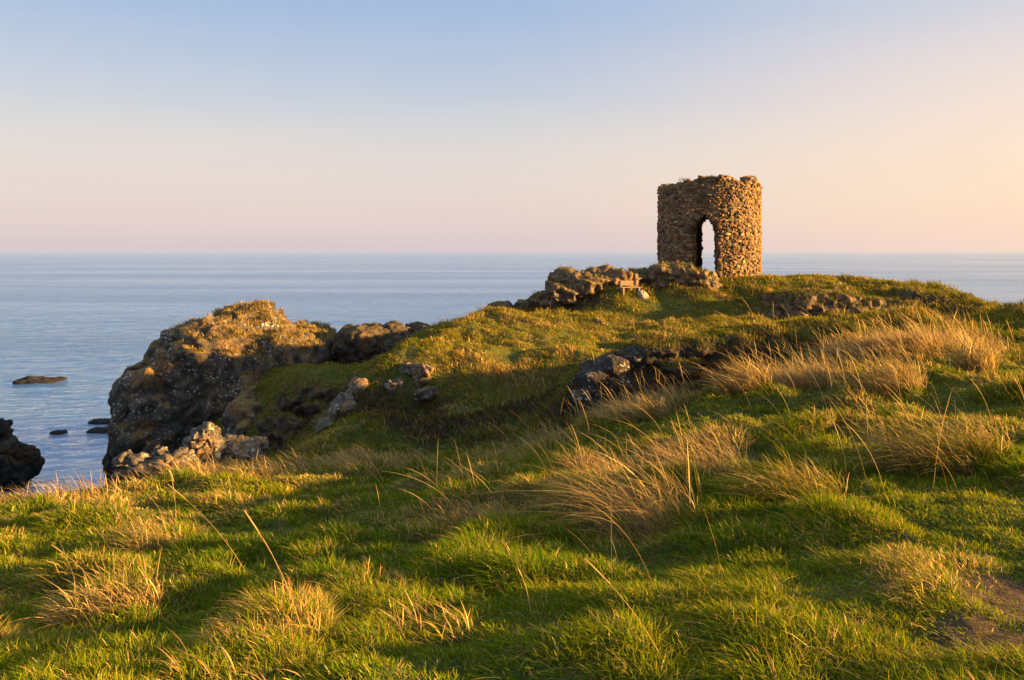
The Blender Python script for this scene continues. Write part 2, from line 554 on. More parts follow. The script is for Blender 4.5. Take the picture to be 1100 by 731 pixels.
STRAW_AND_LIT = [B(545, 21.2, 1.7, .55, .6), B(500, 21.6, .8, .4, .5), B(620, 22.0, .8, .5, .4), B(600, 31.5, 2.2, .7, .45), B(700, 34, 2.0, .6, .4), B(540, 32.5, 1.0, .6, .45), B(955, 14.3, 1.6, 1.0), B(850, 12.8, 0.9, 0.7), B(1000, 14.8, 1.2, 0.9), B(690, 12.6, 0.9, 0.7, .8), B(650, 8.0, 0.45, 0.5, .8), B(720, 8.3, 0.6, 0.5, .6),  # first three blobs put the mound top's sunlit gold into the grass colour
         B(110, 4.6, 0.3, 0.4, .4), B(250, 12.0, 1.4, 0.6, .75), B(375, 12.4, 0.6, 0.4, .9), B(60, 10.6, 1.4, 0.7, .65), B(510, 7.0, 0.6, 0.5, .55), B(560, 12.0, 1.3, 0.8, .5),
         B(170, 7.0, 0.35, 0.3, .6), B(380, 12.6, 2.5, 0.5, .5), B(1000, 8.0, 0.8, 0.6, .5), B(930, 8.6, 0.6, 0.5, .4)]
HEATH = [B(700, 16.6, 2.6, 1.5), B(620, 16.0, 1.2, 1.4, .8), B(540, 16.6, 1.5, 1.0, .8), B(800, 16.6, 2.4, 1.5, .95), B(740, 15.6, 1.3, .9, .85), B(960, 17.6, 2.4, 1.0, .7), B(1060, 18.6, 1.8, 1.6, .9), B(1100, 18, 1.6, 1.4, .8),
         B(590, 37.0, 2.4, 1.0, .85), B(640, 36.8, 1.6, 0.8, .7), B(760, 37.2, 1.8, 0.7, .8), B(735, 38.5, .5, 1.4, .8), B(800, 36.6, 2.2, 0.7, .8), B(900, 34.5, 2.6, 1.2, .6), B(540, 18.0, 1.2, .9, .6), B(1020, 33, 2.6, 2.0, .5),
         B(420, 19.5, 1.9, 1.25, .95), B(470, 17.8, 2.0, 1.2, .85), B(560, 18.6, 1.4, 1.2, .8), B(660, 16.2, 1.1, 1.2, .95), B(330, 28.0, 1.6, 1.3, .85), B(500, 24, 1.2, .6, .5), B(600, 27, 1.8, .7, .6), B(560, 31, 1.5, .6, .6), B(640, 33, 1.8, .6, .6), B(520, 28, 1.4, .5, .6), B(385, 28.6, 1.0, 1.0, .7), B(740, 34.2, 1.2, 0.3, .5)]
SOIL = [B(1090, 3.5, 0.40, 0.45, .9), B(1060, 3.0, 0.3, 0.3, .8), B(1000, 3.9, 0.25, 0.3, .4), B(640, 3.25, .22, .12, .5), B(1080, 14.0, 0.5, .2, .6), B(745, 40.2, .5, 2.0, .3)]
LAWN = [B(1000, 3.6, 1.1, 1.3, .8), B(760, 3.4, .8, .6, .6), B(650, 30, 6, 5), B(720, 35, 4, 3), B(860, 42, 5, 3), B(360, 32, 2.5, 3), B(950, 30, 5, 2), B(560, 24, 3, 3, .7)]


def fields(x, y):
    r = np.sqrt(x * x + y * y)
    q = np.stack([x, y], 1)
    n = fbm(q * 0.9, 3, 5) * 0.5 + fbm(q * 3.1, 3, 9) * 0.35
    st = blob(x, y, STRAW_AND_LIT); he = blob(x, y, HEATH); so = blob(x, y, SOIL); la = blob(x, y, LAWN)
    st = np.clip(st * (1 + n * 1.2), 0, 1)
    he = np.clip(sstep(0.25, 0.75, he * (1 + n * 1.0)), 0, 1)
    so = np.clip(sstep(0.2, 0.7, so * (1 + n * 1.3)), 0, 1)
    return st, he, so, la


def detail(x, y):
    """hummocks and tussocks on top of the broad shape"""
    r = np.sqrt(x * x + y * y)
    q = np.stack([x, y], 1)
    st, he, so, la = fields(x, y)
    rough = 1 - 0.75 * np.clip(la, 0, 1)
    far_fold = sstep(15, 22, r) * (1 - 0.6 * sstep(31, 38, r))
    amp = sstep(1.5, 3.5, r)
    z = fbm(q * 0.55 + 3.1, 3, 21) * 0.115 * rough * np.clip(r / 8, 0.35, 1.8)
    warp = np.stack([fbm(q * 1.3, 2, 41), fbm(q * 1.3 + 9, 2, 43)], 1) * 0.35
    d, off, rid, d2 = worley2(q * 1.15 + warp, 3)
    z += (np.clip(1 - (d / 0.62) ** 2, 0, 1) ** 1.0) * (0.03 + 0.11 * rid) * rough * (0.65 + 0.35 * sstep(4, 9, r)) * (1 - 0.8 * so)
    d, off, rid, d2 = worley2(q * 2.6 + warp * 2, 13)
    z += np.clip(1 - (d / 0.6) ** 2, 0, 1) * 0.085 * rid * rough
    z += fbm(q * 7.0, 2, 51) * 0.018
    z += he * (fbm(q * 1.8, 3, 61)) * 0.16
    z += far_fold * (fbm(q * 0.33 + 7.7, 3, 63) * 0.42 + np.abs(fbm(q * 0.8, 3, 65)) * 0.25 - 0.05)
    return z * amp


TH = np.concatenate([np.arange(-180, -42, 1.5), np.arange(-42, -37, 0.4), np.linspace(-37, 37, 900), np.arange(37.4, 44, 0.4), np.arange(44.5, 180, 1.5)])
TH = np.radians(TH)
LR = np.linspace(math.log(0.8), math.log(86), 860)
_th, _lr = np.meshgrid(TH, LR, indexing='ij')
_th = _th.ravel(); _lr = _lr.ravel()
_x = np.exp(_lr) * np.sin(_th); _y = np.exp(_lr) * np.cos(_th)
_Z0 = base_height(_th, _lr)
_Z = _Z0 + detail(_x, _y)
# a level stand for the tower
TC = np.array([10.45, 42.0]); TBASE = -1.36; TR = 2.62
_dt = np.sqrt((_x - TC[0]) ** 2 + (_y - TC[1]) ** 2)
_k = sstep(4.2, 2.9, _dt)
_Z = _Z * (1 - _k) + TBASE * _k
ZG = _Z.reshape(len(TH), len(LR))


def height(x, y):
    x = np.atleast_1d(np.asarray(x, float)); y = np.atleast_1d(np.asarray(y, float))
    th = np.arctan2(x, y); lr = np.log(np.maximum(np.sqrt(x * x + y * y), 0.81))
    i = np.clip(np.searchsorted(TH, th) - 1, 0, len(TH) - 2)
    ft = np.clip((th - TH[i]) / (TH[i + 1] - TH[i]), 0, 1)
    g = (lr - LR[0]) / (LR[1] - LR[0])
    j = np.clip(g.astype(int), 0, len(LR) - 2)
    fr = np.clip(g - j, 0, 1)
    return (ZG[i, j] * (1 - ft) + ZG[i + 1, j] * ft) * (1 - fr) + (ZG[i, j + 1] * (1 - ft) + ZG[i + 1, j + 1] * ft) * fr


def hit(px, py):
    """where the sight line through a photo pixel first meets the ground"""
    Y = np.exp(np.linspace(math.log(2.0), math.log(60), 3000))
    x = (px - 550) / 850 * Y
    z = height(x, Y)
    below = np.nonzero(z >= -(py - HZ) / 850 * Y)[0]
    k = below[0] if len(below) else len(Y) - 1
    return np.array([x[k], Y[k], z[k]])


def build_terrain():
    nt_, nr = len(TH), len(LR)
    v = np.stack([_x, _y, _Z], 1)
    idx = np.arange(nt_ * nr).reshape(nt_, nr)
    nxt = np.roll(idx, -1, 0)
    q = np.stack([idx[:, :-1], idx[:, 1:], nxt[:, 1:], nxt[:, :-1]], 2).reshape(-1, 4)[:, ::-1]
    c = len(v)
    v = np.concatenate([v, [[0, 0, -1.62]]])
    tri = np.stack([idx[:, 0], nxt[:, 0], np.full(nt_, c)], 1)[:, ::-1]
    me = mesh_np('terrain', v, q, tri)
    st, he, so, la = fields(v[:, 0], v[:, 1])
    add_attr(me, 'straw', np.clip(st, 0, 1)); add_attr(me, 'heather', he); add_attr(me, 'soil', so)
    o = link_mesh('terrain', me, M_GROUND)
    tag(o, 'grassy headland sloping down to the sea', 'ground', kind='structure')


build_terrain()

# sea: one sheet out to the horizon, with real ripples where they are large enough to see
def build_sea():
    ta = np.radians(np.concatenate([np.arange(-180, -44, 4.0), np.linspace(-43, 43, 760), np.arange(47, 180, 4.0)]))
    ra = np.concatenate([np.exp(np.linspace(math.log(18), math.log(420), 620)), [600, 1000, 2000, 5000, 12000, 40000]])
    th, r = np.meshgrid(ta, ra, indexing='ij')
    th, r = th.ravel(), r.ravel()
    x, y = r * np.sin(th), r * np.cos(th)
    ca, sa = math.cos(R(14)), math.sin(R(14))
    q = np.stack([(x * ca + y * sa) * 0.42, (y * ca - x * sa)], 1)
    gust = 0.65 + 0.55 * sstep(-0.35, 0.35, fbm(q * 0.035, 3, 301))
    fade = lambda r0: sstep(r0, r0 * 0.45, r)
    z = 0.060 * np.abs(fbm(q * 0.30, 2, 303)) * fade(420) + (0.085 * (1 - np.abs(vnoise(q * 0.55 + 0.3 * fbm(q * .3, 2, 309)[:, None], 305)))) * fade(300) + 0.045 * (1 - np.abs(vnoise(q * 1.15, 306))) * fade(170) + 0.022 * vnoise(q * 2.4, 307) * fade(110)
    z = (z - 0.09) * gust * 1.8
    z[r > 420] = 0
    nt_, nr = len(ta), len(ra)
    idx = np.arange(nt_ * nr).reshape(nt_, nr)
    nxt = np.roll(idx, -1, 0)
    qd = np.stack([idx[:, :-1], idx[:, 1:], nxt[:, 1:], nxt[:, :-1]], 2).reshape(-1, 4)[:, ::-1]
    v = np.concatenate([np.stack([x, y, z], 1), [[0, 0, 0]]])
    tri = np.stack([idx[:, 0], nxt[:, 0], np.full(nt_, len(v) - 1)], 1)[:, ::-1]
    sea = link_mesh('sea', mesh_np('sea', v, qd, tri), M_SEA)
    sea.location = (0, 0, SEA)
    tag(sea, 'calm blue sea with small ripples out to the horizon', 'sea', kind='structure')


build_sea()


# ------------------------------------------------------------------ rocks
def ico(sub):
    bm = bmesh.new()
    bmesh.ops.create_icosphere(bm, subdivisions=sub, radius=1)
    v = np.array([x.co[:] for x in bm.verts]); f = np.array([[x.index for x in t.verts] for t in bm.faces])
    bm.free()
    return v, f


ICO = ico(3)


def remesh(v, f, voxel):
    me = mesh_np('blob', v, None, f)
    o = bpy.data.objects.new('blob', me)
    COL.objects.link(o)
    m = o.modifiers.new('r', 'REMESH')
    m.mode = 'VOXEL'; m.voxel_size = voxel
    dg = bpy.context.evaluated_depsgraph_get()
    e = o.evaluated_get(dg)
    out = bpy.data.meshes.new_from_object(e)
    bpy.data.objects.remove(o); bpy.data.meshes.remove(me)
    return out


def displace_rock(me, amp, cell, seed, fissure=0.5, strata=0.0):
    n = len(me.vertices)
    co = np.empty(n * 3, np.float32); me.vertices.foreach_get('co', co); co = co.reshape(-1, 3).astype(float)
    no = np.empty(n * 3, np.float32)
    me.vertices.foreach_get('normal', no)
    no = no.reshape(-1, 3).astype(float)
    p = co / cell
    w = np.stack([fbm(p * 0.8, 3, seed), fbm(p * 0.8 + 5, 3, seed + 2), fbm(p * 0.8 + 11, 3, seed + 4)], 1)
    b1, s1, r1 = worley3((p + w * 0.45) * np.array([1, 1, 0.65]), seed)
    b2, s2, r2 = worley3((p + w * 0.3) * 2.6, seed + 50)
    cw = 0.12 if fissure < 0.2 else min(1.0, 0.3 + fissure)
    d = amp * (cw * 0.55 * (r1 - 0.5) * sstep(0, 0.25, s1 - b1) - fissure * (1 - sstep(0, 0.16, s1 - b1)) * 0.6 + cw * 0.30 * (r2 - 0.5) * sstep(0, 0.3, s2 - b2) - 0.18 * fissure * (1 - sstep(0, 0.15, s2 - b2)))
    rg = (1 - np.abs(vnoise(p * 1.7 + w * 0.5, seed + 70))) * 0.6 + (1 - np.abs(vnoise(p * 3.9 + w, seed + 71))) * 0.3 + (0.0 if fissure > 0.2 else 1.0) * (1 - np.abs(vnoise(p * np.array([1.2, 1.2, 3.0]) * 2.2 + w, seed + 72)) - 0.6) * 0.5
    d += amp * (0.55 if fissure > 0.4 else 1.0) * (rg - 0.55)
    d += amp * 0.55 * fbm(p * 1.1, 4, seed + 7) + amp * 0.18 * fbm(p * 5, 3, seed + 8)
    if strata:
        zz = co[:, 2] + 0.25 * co[:, 0] + 0.3 * w[:, 0]
        d += strata * amp * (np.abs((zz / cell * 2.2) % 1 - 0.5) - 0.25)
    hz = no.copy(); hz[:, 2] *= 0.8
    co += hz * d[:, None]
    me.vertices.foreach_set('co', co.astype(np.float32).ravel())
    me.update()
    return co


def rock(name, label, blobs, mat, voxel, amp, cell, seed, fissure=0.5, strata=0.0, group=None, cat='rock'):
    """blobs: (centre xyz, radii xyz, yaw, tilt)"""
    V, Fs, k = [], [], 0
    rr = np.random.default_rng(seed)
    c0 = np.mean([np.asarray(b[0], float) for b in blobs], 0)
    for b in blobs:
        c = np.asarray(b[0], float); rad = np.asarray(b[1], float)
        yaw = b[2] if len(b) > 2 else rr.uniform(-1, 1)
        tilt = b[3] if len(b) > 3 else rr.uniform(-0.2, 0.2)
        v = ICO[0].copy()
        # squarish, block-like body
        nrm = (np.abs(v) ** 3.2).sum(1) ** (1 / 3.2)
        v = v / nrm[:, None]
        v = v * rad
        Rm = np.array((Matrix.Rotation(yaw, 3, 'Z') @ Matrix.Rotation(tilt, 3, 'Y')))
        V.append(v @ Rm.T + (c - c0)); Fs.append(ICO[1] + k); k += len(v)
    me = remesh(np.concatenate(V), np.concatenate(Fs), voxel)
    displace_rock(me, amp, cell, seed, fissure, strata)
    me.name = name
    me.polygons.foreach_set('use_smooth', np.ones(len(me.polygons), bool))
    o = link_mesh(name, me, mat)
    o.location = c0
    tag(o, label, cat, group)
    return o


def bl(px, py, Y, w, h, d, yaw=None, tilt=None):
    """a block whose centre shows at a photo pixel; width and height in photo pixels, depth in metres"""
    s = Y / 850
    out = [P(px, py, Y), (w * s / 2, d / 2, h * s / 2)]
    if yaw is not None: out += [yaw, tilt or 0.0]
    return tuple(out)


ROCKS = {}


def build_rocks():
    # the big crag: a broad dark stack standing in the sea, its back turned to us
    crag = [
        bl(198, 470, 36, 114, 190, 8.0, 0.1, 0.0), bl(245, 435, 37, 130, 190, 9.0, 0.0, 0.0), bl(216, 414, 37, 104, 116, 7.0, 0.2, -0.16),
        bl(162, 455, 36, 50, 120, 5.0, 0.1, 0.0), bl(300, 440, 37, 110, 180, 9.0, -0.1, 0.1), bl(262, 372, 38, 84, 80, 5.0, 0.2, 0.1), bl(325, 392, 38, 84, 78, 6.0, 0.2, 0.2),
        bl(285, 470, 32.5, 70, 110, 5.0, 0.2, 0.0), bl(330, 478, 31.5, 70, 90, 5.0, 0.3, 0.0), bl(218, 370, 38, 66, 48, 5.0, 0.2, -0.4), bl(200, 520, 35, 116, 120, 7.0, 0.0, 0.0),
        bl(345, 374, 39, 46, 36, 4.0, 0.1, 0.2),
    ]
    ROCKS['crag'] = rock('sea_crag', 'huge dark sea crag with a dry golden top rising from the water on the left', crag, M_CRAG, 0.11, 0.9, 2.6, 5, 0.6, cat='crag')
    g = 'dark rocks in a row behind the green saddle'
    rock('boulder', 'rounded dark boulder behind the green saddle, touching the right end of the big crag', [bl(396, 378, 37, 52, 60, 3), bl(384, 385, 37, 36, 60, 2.5)], M_DARK, 0.06, 0.35, 1.1, 11, .5, 0.0, g)
    rock('boulder', 'middle of the three dark rocks behind the green saddle, narrower than the left one', [bl(424, 375, 37.5, 32, 54, 2.5), bl(430, 384, 37, 40, 50, 2.5)], M_DARK, 0.06, 0.35, 1.0, 12, .5, 0.0, g)
    rock('boulder', 'rightmost dark rock behind the green saddle where the grass slope climbs over it', [bl(452, 370, 38, 32, 46, 2.5), bl(446, 380, 37.5, 44, 46, 2.5)], M_DARK, 0.06, 0.35, 1.0, 13, .5, 0.0, g)
    # rubble ridge at the lip of the gully
    g = 'lichen covered rocks along the lip of the gully'
    rock('lichen_rock', 'pointed pale rock with yellow lichen tip in front of the dark crag', [bl(222, 478, 15.5, 30, 44, .7, .2, -.2), bl(216, 490, 15.5, 44, 40, .9), bl(223, 466, 15.6, 14, 26, .35, .2, -.1)], M_PALE, 0.03, 0.22, 0.30, 21, .6, 0, g)
    rock('lichen_rock', 'low jagged whitish rock ridge just right of the pointed lichen rock', [bl(246, 480, 16, 26, 22, .7), bl(268, 480, 16.2, 30, 16, .7), bl(256, 488, 15.8, 56, 22, .9)], M_PALE, 0.03, 0.22, 0.30, 22, .6, 0, g)
    rock('lichen_rock', 'small grey lichen rock with knobbly orange top left of the pointed lichen rock', [bl(172, 492, 14.6, 16, 26, .5), bl(186, 498, 14.5, 34, 22, .7)], M_PALE, 0.028, 0.22, 0.30, 23, .6, 0, g)
    rock('lichen_rock', 'low crumbling lichen rock at the foot of the crag, last before the water', [bl(146, 500, 14.4, 36, 22, .7), bl(138, 509, 14.3, 24, 16, .6), bl(160, 503, 14.3, 24, 16, .6)], M_PALE, 0.028, 0.22, 0.30, 24, .6, 0, g)
    rock('outcrop', 'brown mossy rock face under the green saddle between the crag and the mound', [bl(345, 446, 29.6, 90, 64, 2.2, .1, .1), bl(388, 436, 29.2, 50, 56, 2.0, .2, .2), bl(318, 470, 29, 60, 56, 2.4), bl(362, 470, 27.6, 60, 50, 2.0)],
         mat_rock('mossy_rock', (0.024, 0.019, 0.014), (0.095, 0.070, 0.045), 0.25, .7, .95, 1.2, ((0.06, 0.055, 0.015), (0.14, 0.085, 0.03))), 0.06, 0.5, 1.1, 29, .4, .3, cat='rock outcrop')
    # rocks in the grass of the mound
    rock('lichen_rock', 'white spotted rock face set in the grassy mound left of centre', [bl(437, 402, 21.45, 24, 38, 1.2, .1, .15), bl(451, 410, 21.15, 24, 30, 1.2, .3, .1), bl(444, 388, 21.8, 22, 14, 1.0), bl(458, 424, 20.2, 14, 16, .8), bl(428, 415, 20.7, 12, 18, .8), bl(447, 397, 20.8, 14, 14, 1.2)], M_PALE, 0.035, 0.16, 0.4, 25, .6)
    rock('lichen_rock', 'slanting grey rock rib along the steep left edge of the grassy mound', [bl(366, 444, 19.85, 24, 34, 1.0, .1, .3), bl(384, 418, 20.75, 18, 26, .9, .4, .2), bl(352, 460, 19.0, 24, 20, .9, .1, .1), bl(372, 430, 20.0, 16, 16, .8, .5, .1), bl(377, 436, 19.8, 12, 18, .8, .2, .1), bl(358, 448, 19.3, 12, 26, .8, .2, .1)], M_PALE, 0.035, 0.15, 0.42, 26, .6)
    rock('lichen_rock', 'black rock with white lichen streaks at the left end of the heathery bank', [bl(650, 402, 17.1, 44, 36, 1.1, .2, -.35), bl(636, 416, 16.8, 34, 40, 1.0, .2, -.3), bl(624, 434, 16.4, 26, 32, .9, .1, -.2), bl(680, 390, 17.5, 50, 32, 1.0, 0, -.1), bl(664, 414, 16.9, 30, 22, .8)],
         mat_rock('streaked_rock', (0.022, 0.019, 0.017), (0.06, 0.05, 0.045), 0.75, .3, .15, 1.8), 0.035, 0.16, 0.5, 27, .6)
    rock('outcrop', 'long low dark rock ledge under the crest of the heathery bank behind the straw', [bl(712, 384, 17.5, 60, 28, 1.0, 0, -.05), bl(756, 380, 17.6, 60, 28, 1.0, .1, 0), bl(802, 376, 17.7, 60, 24, 1.0), bl(848, 369, 17.9, 50, 20, 1.0), bl(730, 398, 17.0, 44, 20, .8)], M_DARK, 0.04, 0.22, 0.5, 28, .3, .5, cat='rock outcrop')
    # outcrops on the headland
    rock('outcrop', 'long warm lit rock outcrop in the hillside to the right of the tower', [bl(868, 334, 34.9, 88, 40, 3.0, .1, .05), bl(914, 335, 34.7, 74, 36, 2.8, .1, .1), bl(828, 342, 34.9, 60, 26, 2.4, 0, -.15), bl(882, 322, 35.8, 64, 18, 2.8), bl(950, 339, 34.5, 44, 24, 2.4)], M_OUT, 0.07, 0.4, 0.9, 31, .10, .5, cat='rock outcrop')
    rock('outcrop', 'reddish broken rock edge at the far right end of the hilltop', [bl(1000, 328, 35.2, 84, 26, 2.4, 0, .14), bl(1030, 330, 34.8, 36, 24, 2.0, 0, .2), bl(962, 335, 34.5, 60, 24, 1.8), bl(985, 340, 34, 50, 20, 1.6)], M_OUT, 0.07, 0.32, 0.7, 32, .10, .3, cat='rock outcrop')
    rock('outcrop', 'layered orange lit crag with a dark left flank between the sea and the bench', [bl(632, 307, 38.6, 80, 30, 2.6, .1, .1), bl(612, 313, 38.2, 60, 26, 2.4, .1, -.25), bl(655, 304, 38.8, 50, 26, 2.2), bl(592, 322, 38.2, 44, 18, 1.8), bl(668, 306, 38.8, 36, 24, 1.8), bl(645, 298, 38.8, 60, 14, 1.8)], M_OUT, 0.07, 0.45, 1.0, 33, .10, .8, cat='rock outcrop')
    rock('outcrop', 'bulky dark rock shelf under the left foot of the stone tower', [bl(722, 302, 39.2, 56, 34, 2.2, 0, .05), bl(748, 303, 38.7, 44, 26, 1.8, 0, .25), bl(700, 303, 40, 40, 26, 2.2, 0, -.2), bl(690, 300, 39.6, 30, 18, 1.4)], M_OUT, 0.06, 0.35, 0.8, 34, .10, .6, cat='rock outcrop')
    rock('boulder', 'small dark rock on the skyline, leftmost of the rocks before the open sea', [bl(538, 331, 38.5, 22, 14, 1.3), bl(532, 334, 38.5, 16, 10, 1)], M_OUT, 0.05, 0.22, 0.6, 35)
    rock('boulder', 'low dark boulder pair between the skyline rock and the orange crag', [bl(565, 330, 38.5, 26, 14, 1.4), bl(580, 331, 38.3, 26, 12, 1.3), bl(572, 326, 38.6, 14, 10, 1)], M_OUT, 0.05, 0.25, 0.6, 36)
    # rocks in the water
    g = 'rocks in the water'
    rock('sea_rock', 'low flat brown skerry alone in the sea far left of the crag', [bl(42, 410.5, 73, 48, 8, 3, .05, .02), bl(36, 408, 73, 14, 6, 2), bl(56, 409.5, 73, 20, 6, 2.4)], M_WET, 0.12, 0.3, 1.2, 41, .5, 0, g)
    rock('sea_rock', 'dark tall sea boulder cut by the left picture edge', [bl(4, 500, 41, 42, 62, 3.4), bl(-6, 466, 41.5, 30, 30, 2.6), bl(16, 498, 40.6, 22, 40, 2.4), bl(-25, 500, 42, 50, 70, 4)], M_WET, 0.08, 0.5, 1.1, 42, .6, 0, g)
    rock('sea_rock', 'small half sunk rock in the water beside the crag, nearer of two', [bl(110, 464.5, 52.5, 30, 8, 1.4, 0, .03), bl(115, 462, 52.5, 14, 6, 1.0)], M_WET, 0.06, 0.14, 0.5, 43, .4, 0, g)
    rock('sea_rock', 'thin dark rock awash beside the crag, farther of two', [bl(112, 454, 55.5, 34, 6, 1.2, 0, 0), bl(107, 452.5, 55.5, 12, 5, .9)], M_WET, 0.06, 0.12, 0.5, 44, .4, 0, g)
    rock('sea_rock', 'tiny dark rock barely breaking the surface between the skerry and the crag', [bl(63, 465.5, 52, 16, 6, .9, 0, 0)], M_WET, 0.05, 0.08, 0.4, 45, .4, 0, g)


build_rocks()


# ------------------------------------------------------------------ the tower
def superbox(n=4, p=7.0):
    bm = bmesh.new()
    bmesh.ops.create_cube(bm, size=2)
    bmesh.ops.subdivide_edges(bm, edges=bm.edges[:], cuts=n - 2, use_grid_fill=True)
    v = np.array([x.co[:] for x in bm.verts]); f = np.array([[x.index for x in t.verts] for t in bm.faces])
    bm.free()
    v = v / ((np.abs(v) ** p).sum(1) ** (1 / p))[:, None]
    return v, f


SBV, SBF = superbox()


def stones_mesh(name, items, seed):
    """items: (centre, tangent, up, outward, half w, half h, half d, colour)"""
    rr = np.random.default_rng(seed)
    n = len(items)
    C0 = np.array([i[0] for i in items]); T = np.array([i[1] for i in items]); U = np.array([i[2] for i in items]); O = np.array([i[3] for i in items])
    hs = np.array([[i[4], i[6], i[5]] for i in items])
    col = np.array([i[7] for i in items])
    v = np.repeat(SBV[None], n, 0)
    # uneven, hand-broken blocks: shear and corner jitter
    sh = rr.normal(0, 0.16, (n, 3, 3)) * (1 - np.eye(3))
    v = v + np.einsum('nij,nkj->nki', sh, np.sign(v) * np.abs(v) ** 1.2)
    v += rr.normal(0, 0.05, v.shape)
    v = v * hs[:, None, :]
    w = C0[:, None, :] + v[..., 0:1] * T[:, None, :] + v[..., 1:2] * O[:, None, :] + v[..., 2:3] * U[:, None, :]
    k = len(SBV)
    f = (SBF[None] + (np.arange(n) * k)[:, None, None]).reshape(-1, 4)
    me = mesh_np(name, w.reshape(-1, 3), f)
    add_attr(me, 'col', np.repeat(col, k, 0))
    return me


def build_tower():
    rr = np.random.default_rng(3)
    root = bpy.data.objects.new('stone_tower', None)
    COL.objects.link(root)
    root.location = (TC[0], TC[1], TBASE)
    tag(root, 'ruined round rubble stone tower with a pointed doorway on the headland', 'tower')
    tocam = np.array([-TC[0], -TC[1]]) / np.linalg.norm(TC)
    a0 = math.atan2(tocam[1], tocam[0])

    def at(phi, rad, z):                                              # phi: 0 towards the viewer, positive to the right
        a = a0 + phi
        return np.array([math.cos(a) * rad, math.sin(a) * rad, z])

    HT = 4.86
    def top(phi):
        d = (math.degrees(phi) + 180) % 360 - 180
        h = HT + 0.10 * math.sin(phi * 2 + 1) + 0.07 * math.sin(phi * 7.3) + 0.06 * math.sin(phi * 13 + 2)
        k = int((d + 180) / 6.5)
        h += 0.11 * (math.sin(k * 12.9898) * 43758.5453 % 1 - 0.5) + 0.16 * (math.sin(k // 4 * 78.233) * 12543.7 % 1 - 0.5)
        h += 0.13 * math.exp(-((d + 12) / 26) ** 2) + 0.05 * math.exp(-((d + 2) / 5) ** 2) - 0.12 * math.exp(-((d + 58) / 12) ** 2) + 0.12 * math.exp(-((d - 62) / 9) ** 2) + 0.05 * math.exp(-((d + 84) / 8) ** 2)
        return h
    # openings: (phi, half width at the outer face, sill, spring height, apex)
    OPEN = [(R(-5), 0.62, -0.2, 2.36, 3.18), (R(170), 0.95, 0.26, 2.9, 3.5), (R(-105), 0.5, 0.9, 2.4, 3.0)]
    RI = 2.02

    def inside(phi, z, grow=0.0):
        for (p, hw, s, sp, ap) in OPEN:
            d = (phi - p + math.pi) % (2 * math.pi) - math.pi
            x = abs(d) * TR
            if z < s - grow or z > ap + grow: continue
            if z <= sp: w = hw
            else:
                t = (z - sp) / (ap - sp)
                w = hw * (1 - t ** 1.65)
            if x < w + grow: return True
        return False
    MORTAR = (0.15, 0.115, 0.075)
    PAL = [((0.20, 0.155, 0.105), 4), ((0.13, 0.10, 0.075), 4), ((0.26, 0.20, 0.13), 3), ((0.085, 0.068, 0.056), 3), ((0.24, 0.15, 0.085), 2), ((0.32, 0.27, 0.19), 1.2), ((0.17, 0.11, 0.075), 2)]
    pw = np.array([p[1] for p in PAL]); pw = pw / pw.sum()

    def pick():
        c = np.array(PAL[rr.choice(len(PAL), p=pw)][0])
        return c * np.array([1.18, 0.98, 0.79]) * rr.uniform(0.6, 1.25) * rr.normal(1, .04, 3)

    def face(rad, sign, top_cut, hmin=0.075, hmax=0.15):
        items = []
        z = -0.35
        while z < HT + 0.5:
            ch = rr.uniform(hmin, hmax)
            phi = rr.uniform(0, 0.2)
            end = phi + 2 * math.pi
            while phi < end:
                w = 0.08 + 0.22 * rr.random() ** 1.7
                h = ch * rr.uniform(0.85, 1.35)
                dphi = w / rad
                pc = phi + dphi / 2
                zz = z + ch / 2 + rr.normal(0, 0.02)
                phi += dphi
                if zz + h * 0.3 > (top(pc) + rr.uniform(-0.1, 0.06) if top_cut is None else top_cut): continue
                if inside(pc, zz, 0.02 + w * 0.30): continue
                a = a0 + pc
                O = np.array([math.cos(a), math.sin(a), 0]) * sign
                T = np.array([-math.sin(a), math.cos(a), 0])
                t = rr.normal(0, 0.13)
                U = np.array([0, 0, 1.0])
                T2 = T * math.cos(t) + U * math.sin(t); U2 = U * math.cos(t) - T * math.sin(t)
                proud = rr.choice([-0.03, -0.015, 0.0, 0.015, 0.04]) + rr.normal(0, .008)
                dd = rr.uniform(0.10, 0.16)
                items.append((at(pc, rad + sign * (proud - dd + 0.02), zz), T2, U2, O, w / 2 * 1.04, h / 2 * 1.02, dd, pick()))
            z += ch
        return items
    outer = face(TR, 1, None)
    # broken stones and caps along the wall head
    for i in range(230):
        pc = rr.uniform(0, 2 * math.pi)
        rad = rr.uniform(RI + 0.1, TR - 0.1)
        s = rr.uniform(0.07, 0.15)
        a = a0 + pc + rr.normal(0, .4)
        T = np.array([-math.sin(a), math.cos(a), 0]); O = np.array([math.cos(a), math.sin(a), 0])
        outer.append((at(pc, rad, top(pc) - 0.05 + rr.uniform(-0.06, 0.04)), T, np.array([0, 0, 1.]), O, s * rr.uniform(.9, 1.5), s * rr.uniform(.6, 1.0), s * 1.2, pick()))
    wall = link_mesh('wall', stones_mesh('wall', outer, 1), M_STONE, root)
    inner = face(RI, -1, 3.5, 0.2, 0.36)
    link_mesh('inner_wall', stones_mesh('inner_wall', inner, 2), M_STONE, root)
    # mortar core between both faces
    NP, NZ = 340, 106
    dz = (HT + 0.35) / NZ
    keep = np.zeros((NP, NZ), bool)
    for i in range(NP):
        pc = (i + .5) / NP * 2 * math.pi
        tt = top(pc)
        for j in range(NZ):
            z = -0.4 + (j + .5) * dz
            keep[i, j] = z < tt + 0.015 and not inside(pc, z, 0.05)
    V, Q = [], []
    def quad(*p):
        k = len(V); V.extend(p); Q.append((k, k + 1, k + 2, k + 3))
    ro, ri = TR - 0.012, RI + 0.02
